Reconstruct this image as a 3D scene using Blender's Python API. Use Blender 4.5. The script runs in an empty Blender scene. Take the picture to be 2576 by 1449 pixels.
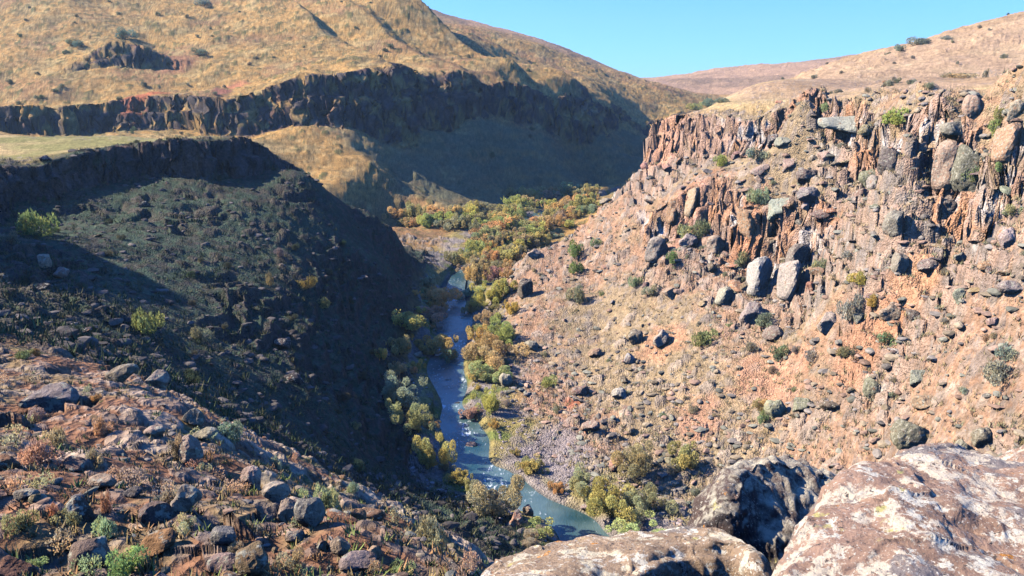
import bpy, math, random, time
import numpy as np
from mathutils import Vector, Matrix
T0 = time.time()
def log(*a): print('[%.1fs]' % (time.time() - T0), *a)
rad = math.radians
S = bpy.context.scene
COL = S.collection

# ------------------------------------------------------------------ camera, sky, sun, exposure
CAMZ = 62.0
PITCH = rad(14.2)
FPX = 1946.0                       # focal length in pixels of a 2576 px wide picture
cam_d = bpy.data.cameras.new('camera'); cam = bpy.data.objects.new('camera', cam_d); COL.objects.link(cam)
cam.location = (0, 0, CAMZ); cam.rotation_euler = (rad(90) - PITCH, 0, 0)
cam_d.sensor_width = 36; cam_d.lens = 36 * FPX / 2576; cam_d.clip_start = 0.2; cam_d.clip_end = 12000
S.camera = cam
SUN_EL = rad(36); SUN_AZ_X, SUN_AZ_Y = -1.0, 0.13       # direction towards the sun in plan
SUN = Vector((SUN_AZ_X, SUN_AZ_Y, 0)).normalized() * math.cos(SUN_EL) + Vector((0, 0, math.sin(SUN_EL)))
w = bpy.data.worlds.new('World'); S.world = w; w.use_nodes = True
nt = w.node_tree; bg = nt.nodes['Background']
sky = nt.nodes.new('ShaderNodeTexSky'); sky.sky_type = 'NISHITA'; sky.sun_disc = False
sky.sun_elevation = SUN_EL; sky.sun_rotation = math.atan2(SUN.x, SUN.y)
sky.altitude = 0; sky.air_density = 1.0; sky.dust_density = 0.1; sky.ozone_density = 3.5
hs = nt.nodes.new('ShaderNodeMixRGB'); hs.blend_type = 'MULTIPLY'; hs.inputs[0].default_value = 1; hs.inputs[2].default_value = (.46, .93, 1.75, 1)
nt.links.new(sky.outputs[0], hs.inputs[1]); nt.links.new(hs.outputs[0], bg.inputs[0])
bg.inputs[1].default_value = 0.076
sl = bpy.data.lights.new('sun', 'SUN'); sl.energy = 5.0; sl.angle = rad(0.5); sl.color = (1.0, 0.87, 0.70)
so = bpy.data.objects.new('sun', sl); COL.objects.link(so); so.location = (-60, 20, 120)
so.rotation_euler = SUN.to_track_quat('Z', 'Y').to_euler()
S.view_settings.view_transform = 'Standard'; S.view_settings.look = 'None'
S.view_settings.exposure = 1.17; S.view_settings.gamma = 1
S.cycles.max_bounces = 5; S.cycles.diffuse_bounces = 0; S.cycles.glossy_bounces = 2
S.cycles.transmission_bounces = 2; S.cycles.volume_bounces = 0; S.cycles.transparent_max_bounces = 4

# ------------------------------------------------------------------ numpy noise
RS = np.random.RandomState(7)
TAB = RS.rand(64, 64, 64).astype(np.float32)
def vnoise(x, y, z):
    xi = np.floor(x); yi = np.floor(y); zi = np.floor(z)
    fx = (x - xi).astype(np.float32); fy = (y - yi).astype(np.float32); fz = (z - zi).astype(np.float32)
    fx = fx*fx*(3-2*fx); fy = fy*fy*(3-2*fy); fz = fz*fz*(3-2*fz)
    x0 = xi.astype(np.int64) & 63; y0 = yi.astype(np.int64) & 63; z0 = zi.astype(np.int64) & 63
    x1 = (x0+1) & 63; y1 = (y0+1) & 63; z1 = (z0+1) & 63
    a = TAB[x0, y0, z0]*(1-fx) + TAB[x1, y0, z0]*fx
    b = TAB[x0, y1, z0]*(1-fx) + TAB[x1, y1, z0]*fx
    c = TAB[x0, y0, z1]*(1-fx) + TAB[x1, y0, z1]*fx
    d = TAB[x0, y1, z1]*(1-fx) + TAB[x1, y1, z1]*fx
    return ((a*(1-fy) + b*fy)*(1-fz) + (c*(1-fy) + d*fy)*fz)*2 - 1
def fbm(x, y, z, s, oct=4, gain=.5):
    r = 0; a = 1; f = 1.0/s; n = 0
    for o in range(oct):
        r = r + a*vnoise(x*f + 13.7*o, y*f + 7.1*o, z*f + 3.3*o); n += a; a *= gain; f *= 2.03
    return r / n * 1.6
def hash2(i, j, k=0):
    return TAB[i & 63, j & 63, (i//64*7 + j//64*13 + k) & 63]
def worley(x, y, s, seed=0, p=0.85):
    """F1, F2, cell hash (0..1) of a jittered grid of spacing s"""
    x = x/s; y = y/s
    xi = np.floor(x).astype(np.int64); yi = np.floor(y).astype(np.int64)
    f1 = np.full(x.shape, 9.0, np.float32); f2 = f1.copy(); h = np.zeros(x.shape, np.float32)
    for dx in (-1, 0, 1):
        for dy in (-1, 0, 1):
            cx = xi+dx; cy = yi+dy
            px = cx + .5 + p*(hash2(cx, cy, seed) - .5); py = cy + .5 + p*(hash2(cx, cy, seed+17) - .5)
            d = np.sqrt((px-x)**2 + (py-y)**2).astype(np.float32)
            hh = hash2(cx, cy, seed+31)
            m = d < f1
            f2 = np.where(m, f1, np.minimum(f2, d)); h = np.where(m, hh, h); f1 = np.where(m, d, f1)
    return f1*s, f2*s, h
def sstep(a, b, x):
    t = np.clip((x-a)/(b-a), 0, 1); return t*t*(3-2*t)

# ------------------------------------------------------------------ measured points: (u, v) of the survey picture + distance ahead -> world
CP, SP = math.cos(PITCH), math.sin(PITCH)
def ray(px, py):
    u = (px - 1288)/FPX; v = (py - 724.5)/FPX
    return np.array([u, CP - v*SP, -SP - v*CP])
def P(px, py, d):
    r = ray(px, py); t = d/r[1]; return (r[0]*t, d, CAMZ + r[2]*t)
def PZ(px, py, z):
    r = ray(px, py); t = (z-CAMZ)/r[2]; return (r[0]*t, r[1]*t, z)

# river banks (left, right) at the water line
RIV_L = [(1190,600),(1152,672),(1130,720),(1120,790),(1095,820),(1090,870),(1063,930),(1085,980),(1105,1020),(1095,1060),(1130,1090),(1130,1170),(1190,1205),(1290,1290),(1380,1335),(1400,1370)]
RIV_R = [(1215,600),(1172,672),(1166,700),(1162,760),(1190,800),(1180,860),(1176,920),(1185,970),(1170,1020),(1212,1070),(1225,1130),(1250,1180),(1330,1225),(1400,1258),(1500,1300),(1545,1345)]
rl = np.array([PZ(a, b, 0) for a, b in RIV_L])[:, :2]; rr = np.array([PZ(a, b, 0) for a, b in RIV_R])[:, :2]
rl = np.vstack([rl, [(11, 86), (17, 74), (21, 60), (25, 44), (32, 28), (44, 10)]])
rr = np.vstack([rr, [(20, 90), (25, 77), (29, 62), (33, 47), (40, 32), (52, 14)]])
far_l = np.array([(8, 400), (4, 370), (-4, 340)]); far_r = np.array([(16, 402), (11, 371), (4, 341)])
far_l = np.vstack([[(75, 500), (40, 440)], far_l]); far_r = np.vstack([[(84, 492), (48, 434)], far_r])
rl = np.vstack([far_l, rl]); rr = np.vstack([far_r, rr])
def densify(p, n, k=1):
    p = np.asarray(p, float); out = []
    m = len(p)
    for i in range(m-1):
        p0 = p[max(i-1, 0)]; p1 = p[i]; p2 = p[i+1]; p3 = p[min(i+2, m-1)]
        for j in range(n):
            t = j/n
            out.append(.5*((2*p1) + (-p0+p2)*t + (2*p0-5*p1+4*p2-p3)*t*t + (-p0+3*p1-3*p2+p3)*t**3))
    out.append(p[-1]); return np.array(out)
RL = densify(rl, 6); RR = densify(rr, 6)
RL, RR = RL + (RR-RL)*.08, RR + (RL-RR)*.08
RC = (RL+RR)/2; RW = np.linalg.norm(RL-RR, axis=1)/2

# cliff lines: plan polyline (plateau on the LEFT of its direction), height and thickness along it
def cl(pts): return np.array(pts, float)
CLIFFS = {}
def pc(px, py, d, H, W=2.5):
    x, y, z = P(px, py, d); return (x, y, H, W)
# left mesa: runs from out of frame left to the nose, then back behind
CLIFFS['mesa'] = cl([(-260,150,6,3), pc(-200,420,158,7), pc(0,402,170,8), pc(120,385,178,6.5), pc(300,372,200,8), pc(450,374,203,9), pc(560,372,209,9), pc(640,372,216,8), pc(690,392,224,6), (-62,236,4,3), (-72,262,4,3), (-100,290,5,4), (-180,310,5,4), (-320,330,5,4)])
# right rim: from far behind round the corner to beyond the right edge (plateau on the left when walking back towards... direction reversed below)
CLIFFS['rim'] = cl([(190,560,3,5), (125,440,5,4), (92,350,6,4), (66,292,7,4), (55,268,9,3), pc(1640,300,244,11.5,2.5), pc(1720,300,232,11.5,2.5), pc(1850,290,212,9.5,2.5), pc(1960,280,199,7.5,2.2), pc(2050,272,189,7,1.8), pc(2150,262,174,8,1.6), pc(2270,250,152,8.5,1.5), pc(2380,240,137,9,1.5), pc(2480,232,122,9.5,1.5), pc(2620,225,110,9.5,1.5), (85,90,8,2), (96,60,8,2), (110,20,8,2)])
CLIFFS['tier'] = cl([pc(1560,600,222,0,2), pc(1620,560,212,5,2), pc(1690,560,203,11,2), pc(1790,560,192,12,2), pc(1880,590,180,13,2), pc(1990,630,167,13,2), pc(2060,640,158,5,2), pc(2130,640,150,0,2)])
CLIFFS['spur'] = cl([(-420,415,19,5), pc(0,300,440,19,5), pc(180,290,446,18,5), pc(330,270,449,20,5), pc(450,280,444,19,5), pc(560,280,441,17,6), pc(660,285,438,18,5), pc(760,270,438,20,5), pc(860,250,440,23,5), pc(940,260,446,25,5), pc(1000,262,452,22,5), pc(1050,262,466,24,5), pc(1100,262,474,20,5), pc(1190,260,494,21,5), pc(1235,250,504,14,6), pc(1300,250,518,19,6), pc(1400,245,548,16,6), pc(1480,250,584,17,6), pc(1550,290,642,10,6), pc(1615,325,690,7,6), (160,760,4,6), (240,830,0,6)])
CLIFFS['scar'] = cl([pc(130,112,500,0,3), pc(210,100,508,5,3), pc(290,92,514,10,3), pc(350,98,512,12,3), pc(400,92,514,7,3), pc(450,105,508,0,3)])
CK = {}
def cliff_field(name, x, y):
    """signed distance (+ on the plateau), height, thickness"""
    c = CLIFFS[name]
    if name not in CK:
        d = densify(c, 8); CK[name] = d
    d = CK[name]
    best = np.full(x.shape, 1e9); sd = np.zeros(x.shape); H = np.zeros(x.shape); W = np.ones(x.shape)
    for i in range(len(d)-1):
        ax, ay, ah, aw = d[i]; bx, by, bh, bw = d[i+1]
        ex, ey = bx-ax, by-ay; L2 = ex*ex+ey*ey + 1e-9
        t = np.clip(((x-ax)*ex + (y-ay)*ey)/L2, 0, 1)
        qx = x-(ax+t*ex); qy = y-(ay+t*ey); dd = np.hypot(qx, qy)
        m = dd < best
        best = np.where(m, dd, best)
        sg = np.where(ex*(y-ay) - ey*(x-ax) > 0, 1.0, -1.0)
        sd = np.where(m, dd*sg, sd); H = np.where(m, ah+t*(bh-ah), H); W = np.where(m, aw+t*(bw-aw), W)
    return sd, np.maximum(H, 0), np.maximum(W, .5)
HFAR = {'mesa': 7.5, 'rim': 9.0, 'tier': 0.0, 'spur': 21.0, 'scar': 0.0}
FLEN = {'mesa': 30, 'rim': 40, 'tier': 26, 'spur': 80, 'scar': 30}
def step_profile(name, t):
    # 0 at the foot .. 1 at the rim, with a ledge
    a = sstep(-.5, 0.0, t); b = sstep(0.12, .5, t)
    return .58*a + .42*b
def fade(name, sd, H):
    # the tier and the spur die out uphill so the slope above joins the next terrain
    k = HFAR[name]
    return H + (k-H)*sstep(3, FLEN[name], sd)
def steps(x, y, pert=None):
    tot = 0; masks = {}
    for n in CLIFFS:
        sd, H, W = cliff_field(n, x, y)
        tot = tot + fade(n, sd, H)*step_profile(n, sd/W)
        masks[n] = (sd, H, W)
    return tot, masks

# ------------------------------------------------------------------ control points of the base surface
C = []
def c(*rows):
    for r in rows: C.append(P(*r))
def cw(*rows):
    for r in rows: C.append(r)
# left mesa top / slope / gully
c((0,345,250),(300,345,245),(500,352,235),(0,392,182),(300,364,214),(600,362,222),(-300,360,240),(-300,410,180))
c((0,482,162),(-300,500,150),(300,458,196),(500,458,200),(650,460,208))
c((0,600,125),(0,750,80),(-300,600,120),(-300,750,75),(200,600,140),(200,750,92),(200,850,62),(400,550,170),(400,700,130),(400,850,90),(400,950,62))
c((600,550,180),(600,700,145),(600,850,115),(600,1000,85),(600,1100,60),(800,560,195),(800,700,165),(800,850,135),(800,1000,105),(800,1150,76))
c((950,700,190),(950,850,160),(950,1000,132),(950,1150,106),(950,1300,75),(760,450,214),(850,510,222),(950,565,230),(1020,620,238),(1075,690,246))
c((900,1250,76),(1050,1230,98),(1020,1100,120),(1010,950,148))
cw((-80,305,14),(-150,330,20),(-55,300,6),(-30,290,2),(-250,360,28),(-20,275,2),(-5,262,1.2))
# foreground spur
c((0,1449,9.5),(350,1449,10.5),(700,1449,12),(1000,1449,13.5),(1150,1449,14.5),(-300,1449,8.5))
c((0,1300,13),(350,1300,14),(700,1300,17.5),(950,1390,16.5),(0,1150,19),(300,1150,20),(500,1200,20),(700,1225,21),(-300,1150,18))
c((0,1020,28),(250,1060,27),(450,1100,26),(600,1160,25),(0,900,42),(150,900,42),(300,965,36),(450,1030,32),(-300,900,40))
c((1100,1395,24),(850,1310,22),(1000,1345,22),(1000,1300,60),(1150,1370,60),(1250,1330,90),(1200,1400,40),(760,1240,33),(1200,1290,98),(1100,1250,100))
cw((0,0,60.2),(0,3,59.4),(3,4,57.5),(8,8,52),(2,10,52),(3,16,46),(8,30,28),(14,45,12),(-12,0,60),(14,0,54),(-20,12,57),(30,10,20),(60,5,22),(-40,5,62),(-60,20,60))
# valley floor
for a, b in ((1330,1250),(1500,1150),(1700,1190),(1820,1260),(1400,1050),(1350,960),(1060,890),(1100,1200),(1180,1250),(1600,1260),(1700,1330),(1250,900),(1270,1000),(1220,800),(1240,720),(1080,760),(1230,660),(1100,650),(1150,600),(1060,590)):
    C.append(PZ(a, b, 1.0))
for a, b in ((1200,570),(1330,570),(1400,520),(1250,540),(1100,565),(1480,500),(1000,575)): C.append(PZ(a, b, 1.3))
cw((-165,85,98),(-170,110,116),(-165,140,108),(-240,110,115),(-300,60,100),(-128,112,60))  # unseen ridge left of the frame, added to shade the gully
cw((30,80,1),(36,62,1),(44,45,1),(58,25,2))
# right wall, from the toe upwards, column by column
c((2900,1130,62),(2900,800,80),(2900,500,92),(2900,240,104))
c((2576,1130,78),(2576,950,86),(2576,800,93),(2576,650,99),(2576,500,106),(2576,400,111),(2576,222,118))
c((2300,1130,92),(2300,950,103),(2300,800,113),(2300,650,122),(2300,500,131),(2300,380,140),(2300,325,146),(2300,238,160))
c((2000,1130,112),(2000,950,128),(2000,800,142),(2000,730,150),(2000,500,172),(2000,400,183),(2000,310,190),(2000,255,205))
c((1850,1130,118),(1850,950,134),(1850,800,152),(1850,700,168))
c((1700,1050,132),(1700,900,152),(1700,750,174),(1700,650,188),(1700,480,207),(1700,425,220),(1720,286,245),(1850,420,200),(1850,262,225))
c((1500,1000,149),(1500,850,178),(1500,700,208),(1500,575,230),(1560,480,240),(1630,410,241),(1400,920,168),(1350,750,200),(1330,650,232),(1300,730,216),(1450,620,228))
c((1960,330,192),(2030,262,197),(2030,330,186),(1900,262,218))
c((2100,262,187),(2100,246,205),(2200,256,173),(2200,240,195),(2300,226,180),(2400,240,143),(2400,228,158),(2400,215,185),(2500,230,128),(2500,218,145),(2500,208,175),(2100,236,230),(2000,264,202),(1950,262,212),(2000,248,225),(2576,206,150))
c((2400,332,136),(2500,335,121),(2200,335,164),(2100,345,180))
cw((20,275,3),(42,300,6),(60,350,12),(80,420,20),(110,500,30),(145,590,45),(66,275,55),(75,300,57),(100,340,58.5),(90,262,57.5),(150,200,61),(150,290,58.5),(250,250,66),(120,150,62.5),(150,100,64),(150,30,64))
# far hill (the spur) ...
c((940,548,374),(1050,550,380),(1200,522,415),(1350,492,468),(1480,466,528),(1600,440,540),(1080,520,390),(950,430,402),(850,370,416),(775,325,430))
c((700,390,396),(800,450,383),(900,522,374),(600,350,412),(300,350,400),(0,350,400),(-300,350,400))
c((0,335,428),(220,335,434),(440,335,430),(620,345,424),(0,255,462),(220,245,465),(440,232,468),(600,212,468),(750,198,462),(-400,330,430),(-400,240,480))
c((870,332,434),(950,352,440),(1050,328,458),(1200,312,486),(1350,292,530),(1450,292,570),(1550,318,635))
c((880,186,464),(960,186,466),(1100,196,490),(1200,200,512),(1330,200,550),(1450,202,600),(1540,255,665))
c((1100,420,446),(1000,440,424),(1250,420,470),(1400,400,512),(1500,420,556),(1600,390,610))
c((0,150,525),(500,130,540),(0,0,640),(500,0,640),(800,0,645),(1000,3,640),(1100,47,648),(1200,86,655),(1300,150,640),(1000,110,565),(1200,160,580),(-400,0,640),(-400,150,520))
c((1200,82,850),(1300,103,860),(1450,160,850),(1560,206,830),(1650,254,800),(1720,296,760),(1400,185,700),(1550,242,730),(1650,300,730),(1640,350,680))
c((0,-220,820),(600,-220,800),(-500,-220,820))
cw((-30,800,100),(-120,900,150),(-300,1100,240),(60,1050,120),(150,1000,80),(-600,1100,260))
# right hill beyond the plateau
c((1860,243,330),(2000,202,400),(2240,133,480),(2400,82,505),(2576,38,520),(2576,130,350),(2576,190,190),(2300,198,250),(2300,160,345),(2050,235,270),(2900,-10,420),(2900,150,200))
cw((220,680,60),(300,700,80),(420,650,110),(500,400,110))
# distant plateau
c((1590,200,1500),(1800,176,1550),(2100,146,1600),(2260,126,1650),(2576,112,1700),(2900,100,1700),(1650,228,1100),(1760,242,950),(1950,215,1100),(1300,205,1650),(900,210,1700))
cw((100,2600,60),(900,2600,90),(-900,2600,120),(1800,2300,120),(-1600,1600,200),(-900,900,200),(900,900,110),(700,300,80),(300,60,66),(-300,60,64),(-200,100,55))
C = np.array(C)
st, _ = steps(C[:, 0], C[:, 1])
Cz = C[:, 2] - st
def warp(x, y):
    r = np.hypot(x, y); th = np.arctan2(x, y)
    return np.stack([th*1.0, np.log(r + 4)], -1)
Q = warp(C[:, 0], C[:, 1])
def kern(d2): return np.sqrt(d2 + .02**2)
D2 = ((Q[:, None] - Q[None])**2).sum(-1)
A = -kern(D2) - np.eye(len(C))*0.004*-1*-1
n = len(C)
M = np.zeros((n+1, n+1)); M[:n, :n] = A; M[:n, n] = 1; M[n, :n] = 1
sol = np.linalg.solve(M, np.append(Cz, 0))
def base_rbf(x, y):
    q = warp(x.ravel(), y.ravel()); out = np.empty(len(q))
    for i in range(0, len(q), 20000):
        d2 = ((q[i:i+20000, None] - Q[None])**2).sum(-1)
        out[i:i+20000] = -kern(d2) @ sol[:n] + sol[n]
    return out.reshape(x.shape)
log('rbf', n)

# coarse log-polar cache of the slow fields
TH0, TH1, NTC = rad(-62), rad(62), 500
LR0, LR1, NRC = math.log(1.5), math.log(3200), 640
tc = np.linspace(TH0, TH1, NTC); lc = np.linspace(LR0, LR1, NRC)
gx = np.exp(lc)[None, :]*np.sin(tc)[:, None]; gy = np.exp(lc)[None, :]*np.cos(tc)[:, None]
CACHE = {'base': base_rbf(gx, gy)}
for nme in CLIFFS:
    a, b, d = cliff_field(nme, gx, gy); CACHE[nme+'_sd'] = a; CACHE[nme+'_H'] = b; CACHE[nme+'_W'] = d
# river distance
best = np.full(gx.shape, 1e9); rwid = np.ones(gx.shape)
for i in range(len(RC)-1):
    a = RC[i]; b = RC[i+1]; e = b-a; L2 = e@e + 1e-9
    t = np.clip(((gx-a[0])*e[0] + (gy-a[1])*e[1])/L2, 0, 1)
    dd = np.hypot(gx-(a[0]+t*e[0]), gy-(a[1]+t*e[1])); m = dd < best
    best = np.where(m, dd, best); rwid = np.where(m, RW[i]+t*(RW[i+1]-RW[i]), rwid)
CACHE['riv'] = best - rwid
log('cache')
def samp(names, x, y):
    r = np.hypot(x, y); th = np.arctan2(x, y)
    fi = np.clip((th-TH0)/(TH1-TH0)*(NTC-1), 0, NTC-1.001); fj = np.clip((np.log(np.maximum(r, 1.51))-LR0)/(LR1-LR0)*(NRC-1), 0, NRC-1.001)
    i = fi.astype(np.int64); j = fj.astype(np.int64); fi = fi-i; fj = fj-j
    out = []
    for nme in names:
        g = CACHE[nme]
        out.append(g[i, j]*(1-fi)*(1-fj) + g[i+1, j]*fi*(1-fj) + g[i, j+1]*(1-fi)*fj + g[i+1, j+1]*fi*fj)
    return out
def height(x, y, full=False):
    base, riv = samp(['base', 'riv'], x, y)
    r = np.hypot(x, y)
    z = base.copy(); info = {'riv': riv}
    zero = np.zeros_like(x)
    cm = np.zeros_like(x); 
    for nme in CLIFFS:
        sd, H, W = samp([nme+'_sd', nme+'_H', nme+'_W'], x, y)
        big = 2.0 if nme in ('spur', 'scar') else 1.0
        near = np.abs(sd) < 30*big
        pert = np.zeros_like(x)
        xs, ys = x[near], y[near]
        bay = fbm(xs, ys, zero[near]+5, 16*big, 3)*2.6*big
        f1, f2, h1 = worley(xs, ys, 3.6*big, 3)
        g1, g2, h2 = worley(xs, ys, 1.5*big, 9)
        pert[near] = bay + (h1-.5)*1.8*big - np.exp(-((f2-f1)/(.35*big))**2)*.6*big + (h2-.5)*.5*big
        hj = np.ones_like(x)
        hj[near] = 1 + .09*(h1-.5) + .05*(h2-.5)
        wv_ = np.ones_like(x); wv_[near] = 1 + {'spur': 3.2, 'rim': .5, 'tier': .8, 'mesa': 1.8, 'scar': 1.5}[nme]*np.clip(fbm(xs+11, ys, zero[near]+2, 20*big, 2), 0, 1)
        t = (sd+pert)/(W*wv_)
        hv_ = np.ones_like(x); hv_[near] = 1 + (.16 if nme == 'spur' else .12)*fbm(xs, ys+17, zero[near]+2, 26*big, 2)*sstep(26*big, 8*big, np.abs(sd[near]))
        Hf = fade(nme, sd, H)
        z += Hf*hv_*step_profile(nme, t)*np.where(t < .8, 1 + (hj-1)*sstep(8*big, 2*big, np.abs(sd)), 1)
        info[nme] = (sd, H, W, t)
        cm = np.maximum(cm, np.where(H > 1.5, sstep(-.75, -.45, t)*(1-sstep(.45, .9, t)), 0)*np.clip(H/5, 0, 1))
    # bedding ledges: break the rocky sides into blocky steps
    def ledges(z, m, h, cell, seed, nz_):
        q = z + nz_; hh = np.zeros_like(z); sel = m > .02
        _f, _g, hc_ = worley(x[sel], y[sel], cell, seed); hh[sel] = (hc_-.5)*h*1.1
        q = (q+hh)/h; fl_ = np.floor(q); fr_ = q-fl_
        zt = h*(fl_ + sstep(.52, .80, fr_)) - nz_ - hh
        return z + (zt-z)*m, m*((fr_ > .48) & (fr_ < .86))
    wob = fbm(x, y, zero+7, 25, 3)*5
    side = sstep(3, 10, riv)*sstep(290, 270, y)*sstep(60, 75, r)
    sr_ = info['rim'][0]
    mR = side*(x > 0)*(sr_ < 1)*sstep(9, 24, base)*sstep(-.28, .18, fbm(x+200, y, zero+1, 19, 3) + .35*sstep(20, 45, base) - .12)
    mL = side*(x < 0)*(info['mesa'][0] < 0)*sstep(-.02, .3, fbm(x+90, y, zero+1, 17, 3) + .3*sstep(34, 22, base)*sstep(190, 225, y))
    mF = sstep(60, 50, r)*sstep(7, 12, r)*(x < 6)*sstep(-.15, .25, fbm(x+40, y, zero+3, 7, 3))
    z, r1 = ledges(z, mR, 3.4, 5.0, 71, wob); z, r2 = ledges(z, mR*.8, 1.3, 2.1, 73, wob*.4)
    z, r3 = ledges(z, mL*.9, 2.6, 4.0, 75, wob); z, r4 = ledges(z, mF*.85, 1.25, 2.2, 77, wob*.25)
    info['ledge'] = np.maximum(np.maximum(r1, r2*.8), np.maximum(r3, r4))
    info['cliff'] = cm
    # floor: keep the bank above the water, carve the bed
    flat = sstep(14, 3, riv)
    z = np.where(riv < 14, z*(1-flat) + np.clip(z, .5, 1.6 + np.maximum(riv, 0)*.6)*flat, z)
    z = np.where(riv < 1.5, np.minimum(z, .6*np.clip(riv, -1, 1.5) + .12), z)
    return z, info

# ------------------------------------------------------------------ terrain grid (finer near the viewpoint, coarser far away)
TQ = 1.0
thv = np.concatenate([np.linspace(rad(-60), rad(-37), 70)[:-1], np.linspace(rad(-37), rad(37), int(TQ*1300)), np.linspace(rad(37), rad(60), 70)[1:]])
NT = len(thv); NR = int(TQ*1300)
rf = np.exp(np.linspace(math.log(2.0), math.log(3000), 2200))
# arclength weights from every second column
thc = thv[::4]
X = rf[None]*np.sin(thc)[:, None]; Y = rf[None]*np.cos(thc)[:, None]
Z, _ = height(X, Y)
W2 = np.sqrt(np.diff(rf)[None]**2 + (1.8*np.diff(Z, axis=1))**2)/((rf[1:]+rf[:-1])/2 + 6)[None]
K = 2; Wp = np.pad(W2, ((K, K), (0, 0)), mode='edge'); Ws = sum(Wp[k:k+len(thc)] for k in range(2*K+1))/(2*K+1)
cs = np.concatenate([np.zeros((len(thc), 1)), np.cumsum(Ws, 1)], 1); cs /= cs[:, -1:]
tq = np.linspace(0, 1, NR); Rc = np.array([np.interp(tq, cs[i], rf) for i in range(len(thc))])
fi = np.clip(np.interp(thv, thc, np.arange(len(thc))), 0, len(thc)-1.001); ii = fi.astype(int); ff = (fi-ii)[:, None]
R = Rc[ii]*(1-ff) + Rc[ii+1]*ff
X = R*np.sin(thv)[:, None]; Y = R*np.cos(thv)[:, None]
Z, info = height(X, Y)
log('resampled', X.shape)
r = np.hypot(X, Y); riv = info['riv']; cm = info['cliff']; zero = np.zeros_like(X)
land = sstep(0.5, 9, riv)
hillm = sstep(10, 40, info['spur'][0])*sstep(380, 420, Y)*(X < 120)          # above the far cliff
plat = np.maximum(sstep(2, 12, info['mesa'][0])*(Y < 300)*(X < -30), sstep(2, 12, info['rim'][0])*(Y < 330)*(X > 20))
smooth = np.clip(plat, 0, 1)
ZB = Z.copy()
n22 = fbm(X, Y, zero, 24, 3); n6 = fbm(X+50, Y, zero, 6.5, 3); n16 = fbm(X, Y+90, zero, 1.7, 3)
amp = land*(1-cm)*(1-.8*smooth)
Z = Z + sstep(50, 30, r)*sstep(6, 12, r)*fbm(X+3, Y*1.5, zero+7, 6, 3)*.75
Z = Z + amp*(n22*1.1*sstep(30, 90, r) + n6*.45*sstep(10, 60, r) + n16*.16*sstep(3, 15, r))
# gullies and scarps of the far hill
u = .78*X + .62*Y + 6*fbm(X, Y, zero, 60, 2)
gul = np.interp(u, [60, 120, 150, 200, 252, 264, 290, 300, 343, 362, 400, 430, 470, 500, 560], [0, 3, -2, 0, 3.5, -3.5, 3, -.5, 5, -6, 0, 1.5, -2, 0, 0])
Z += 1.8*hillm*gul*(.5+.5*sstep(-.6, .6, fbm(X, Y, zero+3, 80, 2)))*sstep(1000, 800, Y)
Z += sstep(300, 420, Y)*(1-cm)*(fbm(X, Y, zero+9, 40, 4)*2.2*sstep(5, 30, riv) + fbm(X, Y, zero+5, 9, 3)*.7*land)
Z += sstep(700, 1000, r)*fbm(X, Y, zero+1, 150, 4)*3.5
# shrubby hummocks and stones
def stones(s, dens, hgt, seed, mask):
    f1, f2, h = worley(X, Y, s, seed)
    rad_ = s*(.22 + .3*((h*17.3) % 1))
    b = np.sqrt(np.clip(1-(f1/rad_)**2, 0, 1))
    b = np.minimum(b, .55 + .45*((h*5.7) % 1)*b)
    on = ((h*31.7) % 1) < dens
    return b*on*hgt*mask*rad_, on*(b > .05)*(mask > .2), h
rightw = sstep(3, 12, riv)*(X > RC[:, 0].min())*(sstep(-1, 1, X - np.interp(Y, RC[::-1, 1], RC[::-1, 0])))*(Y < 290)*(1-smooth)
leftw = (1-sstep(-1, 1, X - np.interp(Y, RC[::-1, 1], RC[::-1, 0])))*(Y < 300)*(1-smooth)*land
fore = sstep(75, 45, r)
rough = np.clip(.35 + 1.2*fbm(X, Y, zero+2, 30, 3), 0, 1)
rough = np.where(rightw > .5, np.clip(.5 + .9*fbm(X, Y, zero+2, 22, 3), .15, 1), rough)*(1-.55*fore)
rock = np.zeros_like(X)
d1, o1, h1 = stones(3.4, .45, .6, 5, land*(1-smooth)*(Y < 330)*np.clip(rough*1.6, .0, 1)*(1-cm)*sstep(14, 40, r))
d2, o2, h2 = stones(1.5, .5, .6, 11, land*(1-.6*smooth)*(Y < 330)*np.clip(rough+.25, 0, 1)*(1-cm)*sstep(8, 25, r))
d3, o3, h3 = stones(.62, .6, .8, 23, land*(1-.5*smooth)*(r < 130)*(1-cm)*np.clip(rough+.35, 0, 1))
d4, o4, h4 = stones(5.0, .28, .42, 41, sstep(330, 380, Y)*land*(1-cm)*(Y < 900))
Z += d1 + d2 + d3 + d4
rock = np.clip(o1*.9 + o2*.7 + o3*.6, 0, 1)*(Y < 330)
rhash = np.where(o1, h1, np.where(o2, h2, h3))
# slope and shape
dZr = np.gradient(ZB, axis=1)/np.maximum(np.gradient(R, axis=1), 1e-3)
dZt = np.gradient(ZB, axis=0)/(R*np.gradient(thv)[:, None])
slope = np.hypot(dZr, dZt)
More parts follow.
